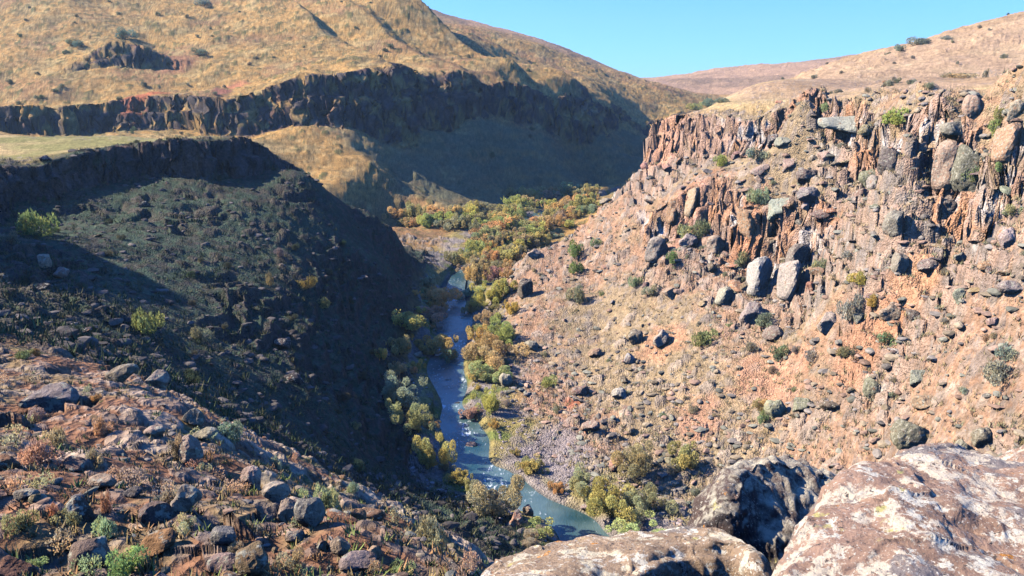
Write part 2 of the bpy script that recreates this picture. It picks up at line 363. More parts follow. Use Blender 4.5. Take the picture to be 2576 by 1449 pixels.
# crumble cliffs: push the faces sideways with 3D noise
px_ = cm*(fbm(X, Y, Z*.5, 3.0, 3)*1.0 + fbm(X, Y, Z*1.4, 1.1, 2)*.35)*np.where(Y > 350, 2.0, 1.0)
py_ = cm*(fbm(X+31, Y, Z*.5, 3.0, 3)*.8)*np.where(Y > 350, 2.0, 1.0)
sel = cm > .02; hv3 = np.zeros_like(X)
_a, _b, hc3 = worley(X[sel], Y[sel], 3.0, 3); zz = Z[sel] + hc3*9 + .6*fbm(X[sel], Y[sel], Z[sel], 4, 2); lay = np.floor(zz/2.3).astype(np.int64); fr3 = zz/2.3 - np.floor(zz/2.3)
hv3[sel] = (hash2(lay, (hc3*63).astype(np.int64), 5) - .5)*1.5 - .5*(fr3 < .12)
px_ += cm*hv3*np.where(Y > 350, 1.5, 1.0)*np.where(X > 0, -1, 1); py_ -= cm*hv3*.8
XD = X + px_; YD = Y + py_
XW = XD; YW = YD
# ------------------------------------------------------------------ ground colours (albedo)
def mix(a, b, t): return a*(1-t[..., None]) + np.asarray(b, np.float32)*t[..., None]
ones = np.ones_like(X)
c0 = np.empty(X.shape+(3,), np.float32); c0[:] = (.45, .27, .095)
nA = fbm(X, Y, Z*2.5, 14, 4); nB = fbm(X+9, Y, Z*3, 3.2, 3); nC = fbm(X, Y+40, Z*2, 45, 3); nD = fbm(X, Y+7, Z*2, .9, 2)
bigs = sstep(300, 420, Y); nE = fbm(X*.6, Y*.6, Z*1.8, 7, 3)
# far hill: gold grass with olive, brown and straw bands
col = mix(c0, (.19, .155, .075), sstep(-.1, .55, nE)*.75)
col = mix(col, (.30, .165, .095), sstep(.0, .6, nC)*.6)
col = mix(col, (.50, .38, .17), sstep(.25, .8, nA)*.6)
nF = fbm(X, Y, Z*3.5, 2.6, 3); col = mix(col, (.15, .125, .06), sstep(.1, .45, nF)*.7)
nG = fbm(X*.8, Y*.8, Z*6, 3.0, 3); col = mix(col, (.54, .385, .165), sstep(.25, .55, nG)*.6*bigs)
col = mix(col, (.12, .13, .055), o4*np.clip(.45+h4*.4, 0, 1))
# right wall: pinkish soil, straw, grey stones
rc = mix(c0*0 + np.array((.385, .24, .155), np.float32), (.35, .265, .16), sstep(-.35, .35, fbm(X, Y, zero+4, 26, 3) + .35*nB + .4*sstep(20, 45, ZB)-.15))
rc = mix(rc, (.24, .19, .13), sstep(.1, .7, nB)*.6)
rc = mix(rc, (.44, .24, .14), sstep(.55, .85, fbm(X+70, Y, zero+8, 20, 3))*.8)
col = mix(col, 0, 0*ones); m = np.clip(rightw, 0, 1); col = col*(1-m[..., None]) + rc*m[..., None]
# left slope: dry grass over rubble, greener, colours lowered to deepen the shade
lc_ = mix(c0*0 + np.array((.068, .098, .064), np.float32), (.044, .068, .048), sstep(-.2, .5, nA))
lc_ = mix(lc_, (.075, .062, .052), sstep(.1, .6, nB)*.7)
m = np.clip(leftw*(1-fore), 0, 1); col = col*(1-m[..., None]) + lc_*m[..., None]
fc = mix(c0*0 + np.array((.235, .125, .075), np.float32), (.14, .13, .06), sstep(-.1, .5, fbm(X, Y, zero, 4, 3)))
fc = mix(fc, (.25, .18, .10), sstep(.2, .7, fbm(X+5, Y, zero, 1.5, 3)))
m = np.clip(fore, 0, 1)*(X < 30); col = col*(1-m[..., None]) + fc*m[..., None]
# plateaus: pale straw
pcx = mix(c0*0 + np.array((.52, .39, .19), np.float32), (.28, .26, .10), sstep(-.5, .2, nA)*(X < 0))
pcx = mix(pcx, (.52, .36, .22), sstep(0, .6, nC)*(X > 0))
m = smooth*sstep(1, 6, np.maximum(info['mesa'][0]*(X < 0), info['rim'][0]*(X > 0))); col = col*(1-m[..., None]) + pcx*m[..., None]
# right hill: pink-tan
hc = mix(c0*0 + np.array((.47, .325, .20), np.float32), (.38, .26, .15), sstep(-.2, .6, nC))
hc = mix(hc, (.56, .41, .24), sstep(.1, .7, nA)*.6)
rh = (X > 15)*sstep(150, 200, Y)*(Y < 900)*sstep(44, 52, ZB)*np.maximum(sstep(12, 40, info['rim'][0]), (Y > 400))*(info['spur'][0] < 0)
col = col*(1-rh[..., None]) + hc*rh[..., None]
# distant plateau: mauve brown
dh = sstep(850, 1000, Y); dc = mix(c0*0 + np.array((.42, .275, .175), np.float32), (.29, .20, .13), sstep(-.1, .5, fbm(X, Y, zero, 90, 3)))
col = col*(1-dh[..., None]) + dc*dh[..., None]
# valley floor
fl = sstep(16, 7, riv)*(ZB < 4)*(Y < 560)*(Y > 50); fcx = mix(c0*0 + np.array((.27, .235, .215), np.float32), (.30, .25, .10), sstep(-.1, .4, fbm(X, Y, zero+6, 9, 3)))
fcx = mix(fcx, (.16, .19, .06), sstep(.3, .7, fbm(X+3, Y, zero+6, 6, 3)))
col = col*(1-fl[..., None]) + fcx*fl[..., None]
# stones in the ground
sg = np.stack([.20+.22*((rhash*7.1) % 1), .175+.17*((rhash*7.1) % 1), .155+.12*((rhash*7.1) % 1)], -1).astype(np.float32)
lf = np.clip(leftw, 0, 1)[..., None]*(1-np.clip(fore, 0, 1)[..., None]); sg = sg*(1-.72*lf)  # stones of the left slope darkened too, as part of its shade
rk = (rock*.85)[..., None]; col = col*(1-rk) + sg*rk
lg = info['ledge']
tnv = fbm(X, Y, Z, 2.2, 3); lcr = mix(c0*0 + np.array((.38, .27, .205), np.float32), (.25, .22, .195), sstep(-.1, .4, tnv)); lcr = mix(lcr, (.42, .40, .36), sstep(.4, .7, fbm(X+9, Y, Z, 4, 3)))
lcl = mix(c0*0 + np.array((.07, .062, .058), np.float32), (.115, .09, .075), sstep(-.1, .4, tnv)); lr = np.clip(rightw, 0, 1)[..., None]; lcc = lcr*lr + (lcl*(1-fore[..., None]) + lcr*.75*fore[..., None])*(1-lr)  # lcl: left ledges, albedo cut to deepen the shade there
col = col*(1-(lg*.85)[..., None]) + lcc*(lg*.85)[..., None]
# cliffs: dark basalt on the left and far side, pink and orange on the right
tnt = fbm(X, Y, Z*.6, 5, 3); tn2 = fbm(X, Y, Z*.55, 1.8, 3)
cr = mix(c0*0 + np.array((.43, .285, .21), np.float32), (.52, .29, .17), sstep(0, .5, tnt)); cr = mix(cr, (.29, .235, .20), sstep(0, .5, tn2)*.6); cr = mix(cr, (.55, .50, .46), sstep(.45, .7, fbm(X, Y+3, Z, 4, 2)))
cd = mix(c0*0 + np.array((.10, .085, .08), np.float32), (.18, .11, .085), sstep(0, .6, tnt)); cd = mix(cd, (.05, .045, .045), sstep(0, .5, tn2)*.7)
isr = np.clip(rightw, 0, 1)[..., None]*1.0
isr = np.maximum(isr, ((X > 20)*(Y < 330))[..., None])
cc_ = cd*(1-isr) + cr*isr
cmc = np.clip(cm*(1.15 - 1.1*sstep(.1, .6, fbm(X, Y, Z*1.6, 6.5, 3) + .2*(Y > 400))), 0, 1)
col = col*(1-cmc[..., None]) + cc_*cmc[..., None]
# bare earth spots seen on the slopes: (u, v, distance, radius, colour)
SPOTS = [(360,205,462,9,(.46,.15,.07)),(385,190,470,9,(.44,.15,.07)),(585,190,476,11,(.50,.20,.11)),(335,240,455,8,(.38,.13,.07)),(440,100,520,14,(.40,.2,.11)),(560,230,455,7,(.34,.14,.1)),
 (2300,740,118,5,(.50,.28,.16)),(2240,760,117,3,(.48,.25,.14)),(1920,700,165,4.5,(.60,.57,.54)),(1990,690,162,4,(.56,.53,.5)),(1870,560,178,6,(.54,.28,.16)),(1720,560,198,6,(.48,.27,.19)),(1680,370,236,7,(.55,.32,.22)),(1750,1060,128,6,(.42,.24,.16)),(1440,1010,146,2.5,(.40,.15,.09)),(1480,500,246,7,(.50,.27,.16)),(1660,830,160,7,(.50,.28,.17)),(1940,930,131,8,(.48,.27,.17)),(2170,860,119,6,(.46,.25,.15))]
for a, b, d, rr_, k in SPOTS:
    q = P(a, b, d); dd = np.sqrt((X-q[0])**2 + ((Y-q[1])*.8)**2) + 2.5*nB*rr_/8
    m = sstep(rr_, rr_*.4, dd)*.85; col = mix(col, k, m)
bed = sstep(.3, -.6, riv); col = mix(col, (.07, .10, .10), bed)
# gravel bar on the near right bank
gq = P(1400, 1130, 118); dd = np.sqrt((X-gq[0])**2 + ((Y-gq[1]-4)/2.2)**2); m = sstep(8, 5, dd+nB)*sstep(2, 4, riv)*(Y < 160); col = mix(col, (.27, .235, .235), m*.9)
far_shade = sstep(-3, -10, info['spur'][0])*sstep(-130, -100, info['spur'][0])*sstep(3, 12, Y + 4*nC - 430 + (X+113)*.58)*sstep(-112, -100, X)*(Y < 640)*(1-cm)*sstep(4, 10, riv)
col = mix(col, (.16, .165, .10), np.clip(far_shade*(.75+.5*nE), 0, .92))  # shade put into the colour of the far slope behind the crest
# pebbles and tufts
col *= (1 + .22*nD + .16*np.where(r > 300, nB, 0))[..., None]
col = np.clip(col, .02, .85)
log('colours')
# ------------------------------------------------------------------ mesh
def new_mesh(name, co, faces_flat, nper, smooth_=True, colattr=None):
    me = bpy.data.meshes.new(name); nv = len(co); nf = len(faces_flat)//nper
    me.vertices.add(nv); me.vertices.foreach_set('co', np.ascontiguousarray(co, np.float32).ravel())
    me.loops.add(nf*nper); me.loops.foreach_set('vertex_index', np.ascontiguousarray(faces_flat, np.int32))
    me.polygons.add(nf); me.polygons.foreach_set('loop_start', np.arange(0, nf*nper, nper, dtype=np.int32)); me.polygons.foreach_set('loop_total', np.full(nf, nper, np.int32))
    me.polygons.foreach_set('use_smooth', np.full(nf, smooth_, bool))
    if colattr is not None:
        at = me.color_attributes.new('albedo', 'FLOAT_COLOR', 'POINT')
        cc = np.ones((nv, 4), np.float32); cc[:, :3] = colattr; at.data.foreach_set('color', cc.ravel())
    me.update(); return me
def link(name, me, mat=None, parent=None):
    o = bpy.data.objects.new(name, me); COL.objects.link(o)
    if mat is not None and me is not None and len(me.materials) == 0: me.materials.append(mat)
    if parent is not None: o.parent = parent
    return o
def N(nt, t, **kw):
    n = nt.nodes.new(t)
    for k, v in kw.items():
        if k.startswith('i_'): n.inputs[k[2:].replace('_', ' ')].default_value = v
        else: setattr(n, k, v)
    return n
def base_mat(name):
    m = bpy.data.materials.new(name); m.use_nodes = True; nt = m.node_tree
    b = nt.nodes['Principled BSDF']; b.inputs['Roughness'].default_value = .95; b.inputs['Specular IOR Level'].default_value = .1
    return m, nt, b
def ground_material():
    m, nt, b = base_mat('ground_rock_and_grass')
    at = N(nt, 'ShaderNodeAttribute', attribute_name='albedo'); geo = N(nt, 'ShaderNodeNewGeometry')
    n1 = N(nt, 'ShaderNodeTexNoise'); n1.inputs['Scale'].default_value = 1.6; n1.inputs['Detail'].default_value = 6; n1.inputs['Roughness'].default_value = .7
    n2 = N(nt, 'ShaderNodeTexNoise'); n2.inputs['Scale'].default_value = .35; n2.inputs['Detail'].default_value = 5
    v = N(nt, 'ShaderNodeTexVoronoi'); v.inputs['Scale'].default_value = 3.1
    for q in (n1, n2, v): nt.links.new(geo.outputs['Position'], q.inputs['Vector'])
    mr = N(nt, 'ShaderNodeMapRange'); mr.inputs['From Min'].default_value = .3; mr.inputs['From Max'].default_value = .7; mr.inputs['To Min'].default_value = .55; mr.inputs['To Max'].default_value = 1.4
    nt.links.new(n1.outputs['Fac'], mr.inputs['Value'])
    mr2 = N(nt, 'ShaderNodeMapRange'); mr2.inputs['From Min'].default_value = .3; mr2.inputs['From Max'].default_value = .7; mr2.inputs['To Min'].default_value = .8; mr2.inputs['To Max'].default_value = 1.2
    nt.links.new(n2.outputs['Fac'], mr2.inputs['Value'])
    mu = N(nt, 'ShaderNodeMath', operation='MULTIPLY'); nt.links.new(mr.outputs[0], mu.inputs[0]); nt.links.new(mr2.outputs[0], mu.inputs[1])
    vm = N(nt, 'ShaderNodeVectorMath', operation='SCALE'); nt.links.new(at.outputs['Color'], vm.inputs[0]); nt.links.new(mu.outputs[0], vm.inputs['Scale'])
    nt.links.new(vm.outputs[0], b.inputs['Base Color'])
    bp = N(nt, 'ShaderNodeBump'); bp.inputs['Strength'].default_value = .8; bp.inputs['Distance'].default_value = .4
    ad = N(nt, 'ShaderNodeMath', operation='ADD'); nt.links.new(n1.outputs['Fac'], ad.inputs[0]); nt.links.new(v.outputs['Distance'], ad.inputs[1])
    nt.links.new(ad.outputs[0], bp.inputs['Height']); nt.links.new(bp.outputs[0], b.inputs['Normal'])
    return m
MG = ground_material()
co = np.stack([XW, YW, Z], -1).reshape(-1, 3); colf = col.reshape(-1, 3)
ia = np.arange(NT-1)[:, None]*NR + np.arange(NR-1)[None]
quads = np.stack([ia, ia+NR, ia+NR+1, ia+1], -1)
qx = X[:-1, :-1]; qy = Y[:-1, :-1]
reg = np.full(qx.shape, 3)                                        # 3 = far hills
rm = RC[::-1]; xr = np.interp(qy, rm[:, 1], rm[:, 0])
near = qy < 300
reg[near & (qx > xr)] = 2; reg[near & (qx <= xr)] = 1
reg[(riv[:-1, :-1] < 6) & (qy < 560) & (ZB[:-1, :-1] < 5)] = 0
reg[near & (fore[:-1, :-1] > .5) & (qx < xr)] = 4
reg[qy > 900] = 5
reg[(rh[:-1, :-1] > .4) & (reg != 5)] = 6
def struct(name, me, mat=None):
    o = link(name, me, mat); o['kind'] = 'structure'; return o
for k, nm in enumerate(['valley_floor', 'left_canyon_side', 'right_canyon_side', 'hills', 'foreground_slope', 'distant_hills', 'right_hill']):
    q = quads[reg == k].reshape(-1)
    us, inv = np.unique(q, return_inverse=True)
    struct(nm, new_mesh(nm, co[us], inv, 4, True, colf[us]), MG)
log('terrain meshes', len(co))
# water
wl = RL; wr = RR; nl = len(wl); k = 9
ts = np.linspace(-.35, 1.35, k)
wv = np.array([[*(wl[i]*(1-t) + wr[i]*t), 0.0] for i in range(nl) for t in ts])
wf = [(i*k+j, i*k+j+1, (i+1)*k+j+1, (i+1)*k+j) for i in range(nl-1) for j in range(k-1)]
wme = new_mesh('river', wv, np.array(wf).ravel(), 4)
m, nt_, b = base_mat('river_water')
geo = N(nt_, 'ShaderNodeNewGeometry'); mp = N(nt_, 'ShaderNodeMapping'); mp.inputs['Scale'].default_value = (1.4, .5, 1); nt_.links.new(geo.outputs['Position'], mp.inputs['Vector'])
n1 = N(nt_, 'ShaderNodeTexNoise'); n1.inputs['Scale'].default_value = 1.1; n1.inputs['Detail'].default_value = 6; n1.inputs['Roughness'].default_value = .65; n1.inputs['Distortion'].default_value = .8
n2 = N(nt_, 'ShaderNodeTexNoise'); n2.inputs['Scale'].default_value = .09; n2.inputs['Detail'].default_value = 3
n3 = N(nt_, 'ShaderNodeTexNoise'); n3.inputs['Scale'].default_value = .12; n3.inputs['Detail'].default_value = 2
nt_.links.new(mp.outputs[0], n1.inputs['Vector']); nt_.links.new(geo.outputs['Position'], n2.inputs['Vector']); nt_.links.new(mp.outputs[0], n3.inputs['Vector'])
rp = N(nt_, 'ShaderNodeValToRGB'); rp.color_ramp.elements[0].position = .38; rp.color_ramp.elements[0].color = (.02, .065, .075, 1); rp.color_ramp.elements[1].position = .62; rp.color_ramp.elements[1].color = (.12, .19, .19, 1)
nt_.links.new(n2.outputs['Fac'], rp.inputs[0])
ma = N(nt_, 'ShaderNodeMath', operation='MULTIPLY_ADD'); nt_.links.new(n3.outputs['Fac'], ma.inputs[0]); ma.inputs[1].default_value = .55; nt_.links.new(n1.outputs['Fac'], ma.inputs[2])
r2 = N(nt_, 'ShaderNodeMapRange'); r2.inputs['From Min'].default_value = .885; r2.inputs['From Max'].default_value = .97
nt_.links.new(ma.outputs[0], r2.inputs['Value'])
mxx = N(nt_, 'ShaderNodeMixRGB'); nt_.links.new(r2.outputs[0], mxx.inputs[0]); nt_.links.new(rp.outputs[0], mxx.inputs[1]); mxx.inputs[2].default_value = (.62, .70, .72, 1)
nt_.links.new(mxx.outputs[0], b.inputs['Base Color']); b.inputs['Roughness'].default_value = .22; b.inputs['Specular IOR Level'].default_value = .5
bp = N(nt_, 'ShaderNodeBump'); bp.inputs['Strength'].default_value = .5; bp.inputs['Distance'].default_value = .25; nt_.links.new(n1.outputs['Fac'], bp.inputs['Height']); nt_.links.new(bp.outputs[0], b.inputs['Normal'])
struct('river', wme, m)

# ------------------------------------------------------------------ finding the ground
EL = (Z - CAMZ)/R
def hit(px, py):
    q = ray(px, py); th = math.atan2(q[0], q[1]); el = q[2]/math.hypot(q[0], q[1])
    i = int(np.clip(np.searchsorted(thv, th), 1, NT-1)); i = i if abs(thv[i]-th) < abs(thv[i-1]-th) else i-1
    e = EL[i]; k = np.nonzero((e >= el) & (R[i] > 6))[0]
    if len(k) == 0: return None
    k = max(int(k[0]), 1); t = (el-e[k-1])/(e[k]-e[k-1]+1e-9); rr_ = R[i, k-1] + np.clip(t, 0, 1)*(R[i, k]-R[i, k-1])
    return Vector((rr_*math.sin(th), rr_*math.cos(th), float(CAMZ + el*rr_)))
def ground(x, y):
    th = math.atan2(x, y); rr_ = math.hypot(x, y); i = int(np.clip(np.searchsorted(thv, th), 1, NT-1)); 
    return float(np.interp(rr_, R[i], Z[i]))
def sz(p, wpx): return wpx/FPX*(p.y*CP + (CAMZ-p.z)*SP)       # size in metres of wpx pixels at p
def tag(o, label, cat, group=None, kind=None):
    o['label'] = label; o['category'] = cat
    if group: o['group'] = group
    if kind: o['kind'] = kind
    return o
rnd = random.Random(11); NR_ = np.random.RandomState(5)

# ------------------------------------------------------------------ materials for things
def color_mat(name, lo, hi, scale, bump=.3, extra=None, use_attr=False, rough=.95, bdist=.1):
    m, nt, b = base_mat(name); b.inputs['Roughness'].default_value = rough
    tc_ = N(nt, 'ShaderNodeTexCoord'); oi = N(nt, 'ShaderNodeObjectInfo')
    n1 = N(nt, 'ShaderNodeTexNoise'); n1.inputs['Scale'].default_value = scale; n1.inputs['Detail'].default_value = 7; n1.inputs['Roughness'].default_value = .7
    geo = N(nt, 'ShaderNodeNewGeometry'); nt.links.new(geo.outputs['Position'], n1.inputs['Vector'])
    mr = N(nt, 'ShaderNodeMapRange'); mr.inputs['From Min'].default_value = .3; mr.inputs['From Max'].default_value = .7; mr.inputs['To Min'].default_value = lo; mr.inputs['To Max'].default_value = hi
    nt.links.new(n1.outputs['Fac'], mr.inputs['Value'])
    vm = N(nt, 'ShaderNodeVectorMath', operation='SCALE')
    if use_attr:
        at = N(nt, 'ShaderNodeAttribute', attribute_name='albedo'); src = at.outputs['Color']
    else: src = oi.outputs['Color']
    nt.links.new(src, vm.inputs[0]); nt.links.new(mr.outputs[0], vm.inputs['Scale'])
    last = vm.outputs[0]
    if extra:
        for (sc_, lo_, hi_, colr, seed) in extra:
            mp = N(nt, 'ShaderNodeMapping'); mp.inputs['Location'].default_value = (seed, seed*2, seed*3); nt.links.new(geo.outputs['Position'], mp.inputs['Vector'])
            n2 = N(nt, 'ShaderNodeTexNoise'); n2.inputs['Scale'].default_value = sc_; n2.inputs['Detail'].default_value = 6; n2.inputs['Roughness'].default_value = .65; nt.links.new(mp.outputs[0], n2.inputs['Vector'])
            m2 = N(nt, 'ShaderNodeMapRange'); m2.inputs['From Min'].default_value = lo_; m2.inputs['From Max'].default_value = hi_; nt.links.new(n2.outputs['Fac'], m2.inputs['Value'])
            mx = N(nt, 'ShaderNodeMixRGB'); nt.links.new(m2.outputs[0], mx.inputs[0]); nt.links.new(last, mx.inputs[1]); mx.inputs[2].default_value = (*colr, 1); last = mx.outputs[0]
    nt.links.new(last, b.inputs['Base Color'])
    bp = N(nt, 'ShaderNodeBump'); bp.inputs['Strength'].default_value = bump; bp.inputs['Distance'].default_value = bdist; nt.links.new(n1.outputs['Fac'], bp.inputs['Height']); nt.links.new(bp.outputs[0], b.inputs['Normal'])
    return m
MROCK = color_mat('lichened_rock', .5, 1.4, 2.2, 1.0, [(.8, .60, .70, (.36, .20, .12), 9), (2.6, .55, .60, (.40, .39, .31), 3), (5.0, .60, .66, (.09, .08, .08), 14)], bdist=.3)
MRUB = color_mat('rubble_stone', .7, 1.3, 1.5, .5, use_attr=True)
def leaf_mat():
    m = bpy.data.materials.new('foliage_leaves'); m.use_nodes = True; nt = m.node_tree; nt.nodes.remove(nt.nodes['Principled BSDF']); out = nt.nodes['Material Output']
    oi = N(nt, 'ShaderNodeObjectInfo'); at = N(nt, 'ShaderNodeAttribute', attribute_name='albedo')
    mx = N(nt, 'ShaderNodeMixRGB', blend_type='MULTIPLY'); mx.inputs[0].default_value = 1; nt.links.new(oi.outputs['Color'], mx.inputs[1]); nt.links.new(at.outputs['Color'], mx.inputs[2])
    d = N(nt, 'ShaderNodeBsdfDiffuse'); t = N(nt, 'ShaderNodeBsdfTranslucent'); ms = N(nt, 'ShaderNodeMixShader'); ms.inputs[0].default_value = .42
    nt.links.new(mx.outputs[0], d.inputs[0]); nt.links.new(mx.outputs[0], t.inputs[0]); nt.links.new(d.outputs[0], ms.inputs[1]); nt.links.new(t.outputs[0], ms.inputs[2]); nt.links.new(ms.outputs[0], out.inputs[0]); return m
MLEAF = leaf_mat()
MSTEM, _nt, _b = base_mat('bark'); _b.inputs['Base Color'].default_value = (.13, .095, .07, 1)
MLEAFA, _nt, _b = base_mat('grass_blades'); _a = N(_nt, 'ShaderNodeAttribute', attribute_name='albedo'); _nt.links.new(_a.outputs['Color'], _b.inputs['Base Color'])

# ------------------------------------------------------------------ rocks
import bmesh
def ico(sub):
    bm = bmesh.new(); bmesh.ops.create_icosphere(bm, subdivisions=sub, radius=1)
    v = np.array([p.co[:] for p in bm.verts]); f = np.array([[q.index for q in p.verts] for p in bm.faces]); bm.free(); return v, f
ICO = {k: ico(k) for k in (2, 3, 4, 5, 6)}
def rock_shape(sub, seed, planes=11, flat=(1, .8, .62), vert=False, rough=.05):
    rs = np.random.RandomState(seed); v, f = ICO[sub]
    nn = rs.normal(size=(planes, 3)); nn = nn*np.array([1, 1, .12]) if vert else nn
    if vert: nn[:2] = rs.normal(size=(2, 3))*.25 + [[0, 0, 1], [0, 0, -1]]
    nn /= np.linalg.norm(nn, axis=1)[:, None]; d = rs.uniform(.55, .95, planes)
    dots = v @ nn.T; rr_ = np.where(dots > .05, d/np.maximum(dots, .05), 9); k = 46.0
    rad_ = -np.log(np.exp(-k*np.minimum(rr_, 3)).sum(1) + np.exp(-k*1.08))/k
    p = v*rad_[:, None]*np.array(flat)
    o = rs.rand(3)*40
    nz = fbm(p[:, 0]+o[0], p[:, 1]+o[1], p[:, 2]+o[2], .8, 4)
    nb = fbm(p[:, 0]*2+o[1], p[:, 1]*2+o[2], p[:, 2]*2+o[0], .5, 3)
    cr = -np.exp(-(nb/.07)**2)*.05
    return p*(1+nz*rough*2.4+cr)[:, None], f
def rock_mesh(name, sub, seed, sm=False, **kw):
    p, f = rock_shape(sub, seed, **kw); return new_mesh(name, p, f.ravel(), 3, sm)
ROCKS = [rock_mesh('rock', 4, 100+i, False, planes=6+i % 4, rough=.07, flat=[(1, .8, .65), (1, .7, .45), (.9, .8, .9), (1, .6, .7)][i % 4]) for i in range(12)]
TALL = [rock_mesh('rock', 4, 300+i, False, planes=10, rough=.08, flat=(.55, .5, 1.0), vert=True) for i in range(4)]
SLAB = [rock_mesh('rock', 4, 400+i, False, planes=8, rough=.08, flat=(1, .75, .3)) for i in range(4)]
for me in ROCKS+TALL+SLAB: me.materials.append(MROCK)
def riv_px(p): return samp(['riv'], np.array([p.x]), np.array([p.y]))[0][0] < 0
def rock(px, py, wpx, hpx, tint, label, name='boulder', kind=None, group=None, seed=None, yaw=None, cat='boulder', sink=.25):
    """px = middle, py = bottom, in picture pixels"""
    p = hit(px, py)
    if p is None: print('rock miss', px, py); return
    f_ = .6 if riv_px(p) else .82; W_ = sz(p, wpx)*f_; H_ = sz(p, hpx)*f_; g_ = sum(tint)/3; tint = [g_ + (c_-g_)*.8 for c_ in tint]; tint = [min(c_, .46) for c_ in tint]; kind = kind or ('tall' if hpx > wpx*1.2 else 'slab' if hpx < wpx*.5 else 'rock')
    lst = {'tall': TALL, 'slab': SLAB, 'rock': ROCKS}[kind]; H_ *= .85 if kind == 'tall' else 1; W_ *= 1.3 if kind == 'tall' else 1; me = lst[(seed if seed is not None else rnd.randrange(99)) % len(lst)]
    o = bpy.data.objects.new(name, me); COL.objects.link(o)
    bb = np.array([v[:] for v in o.bound_box]); ext = bb.max(0)-bb.min(0)
    s_h = H_*1.25/ext[2]; s_w = W_/ext[0]
    dep = 0.5*(s_w*ext[0] + s_h*ext[2])*.9/ext[1]
    o.scale = (s_w, dep, s_h); a = yaw if yaw is not None else rnd.uniform(-.35, .35)
    o.rotation_euler = (rnd.uniform(-.2, .2), rnd.uniform(-.25, .25), a)
    o.location = p + Vector((0, ext[1]*dep*(.42 if kind == 'tall' else .3), H_*.5 - H_*sink*.4)); o.color = (*[c_*rnd.uniform(.93, 1.07)*q_ for c_, q_ in zip(tint, (.98, .88, .78))], 1)
    tag(o, label, cat, group); return o
GR = (.26, .24, .22); PK = (.45, .30, .23); WH = (.52, .49, .45); DK = (.13, .12, .125); GG = (.27, .29, .22); OR = (.55, .29, .16); TN = (.38, .30, .22)
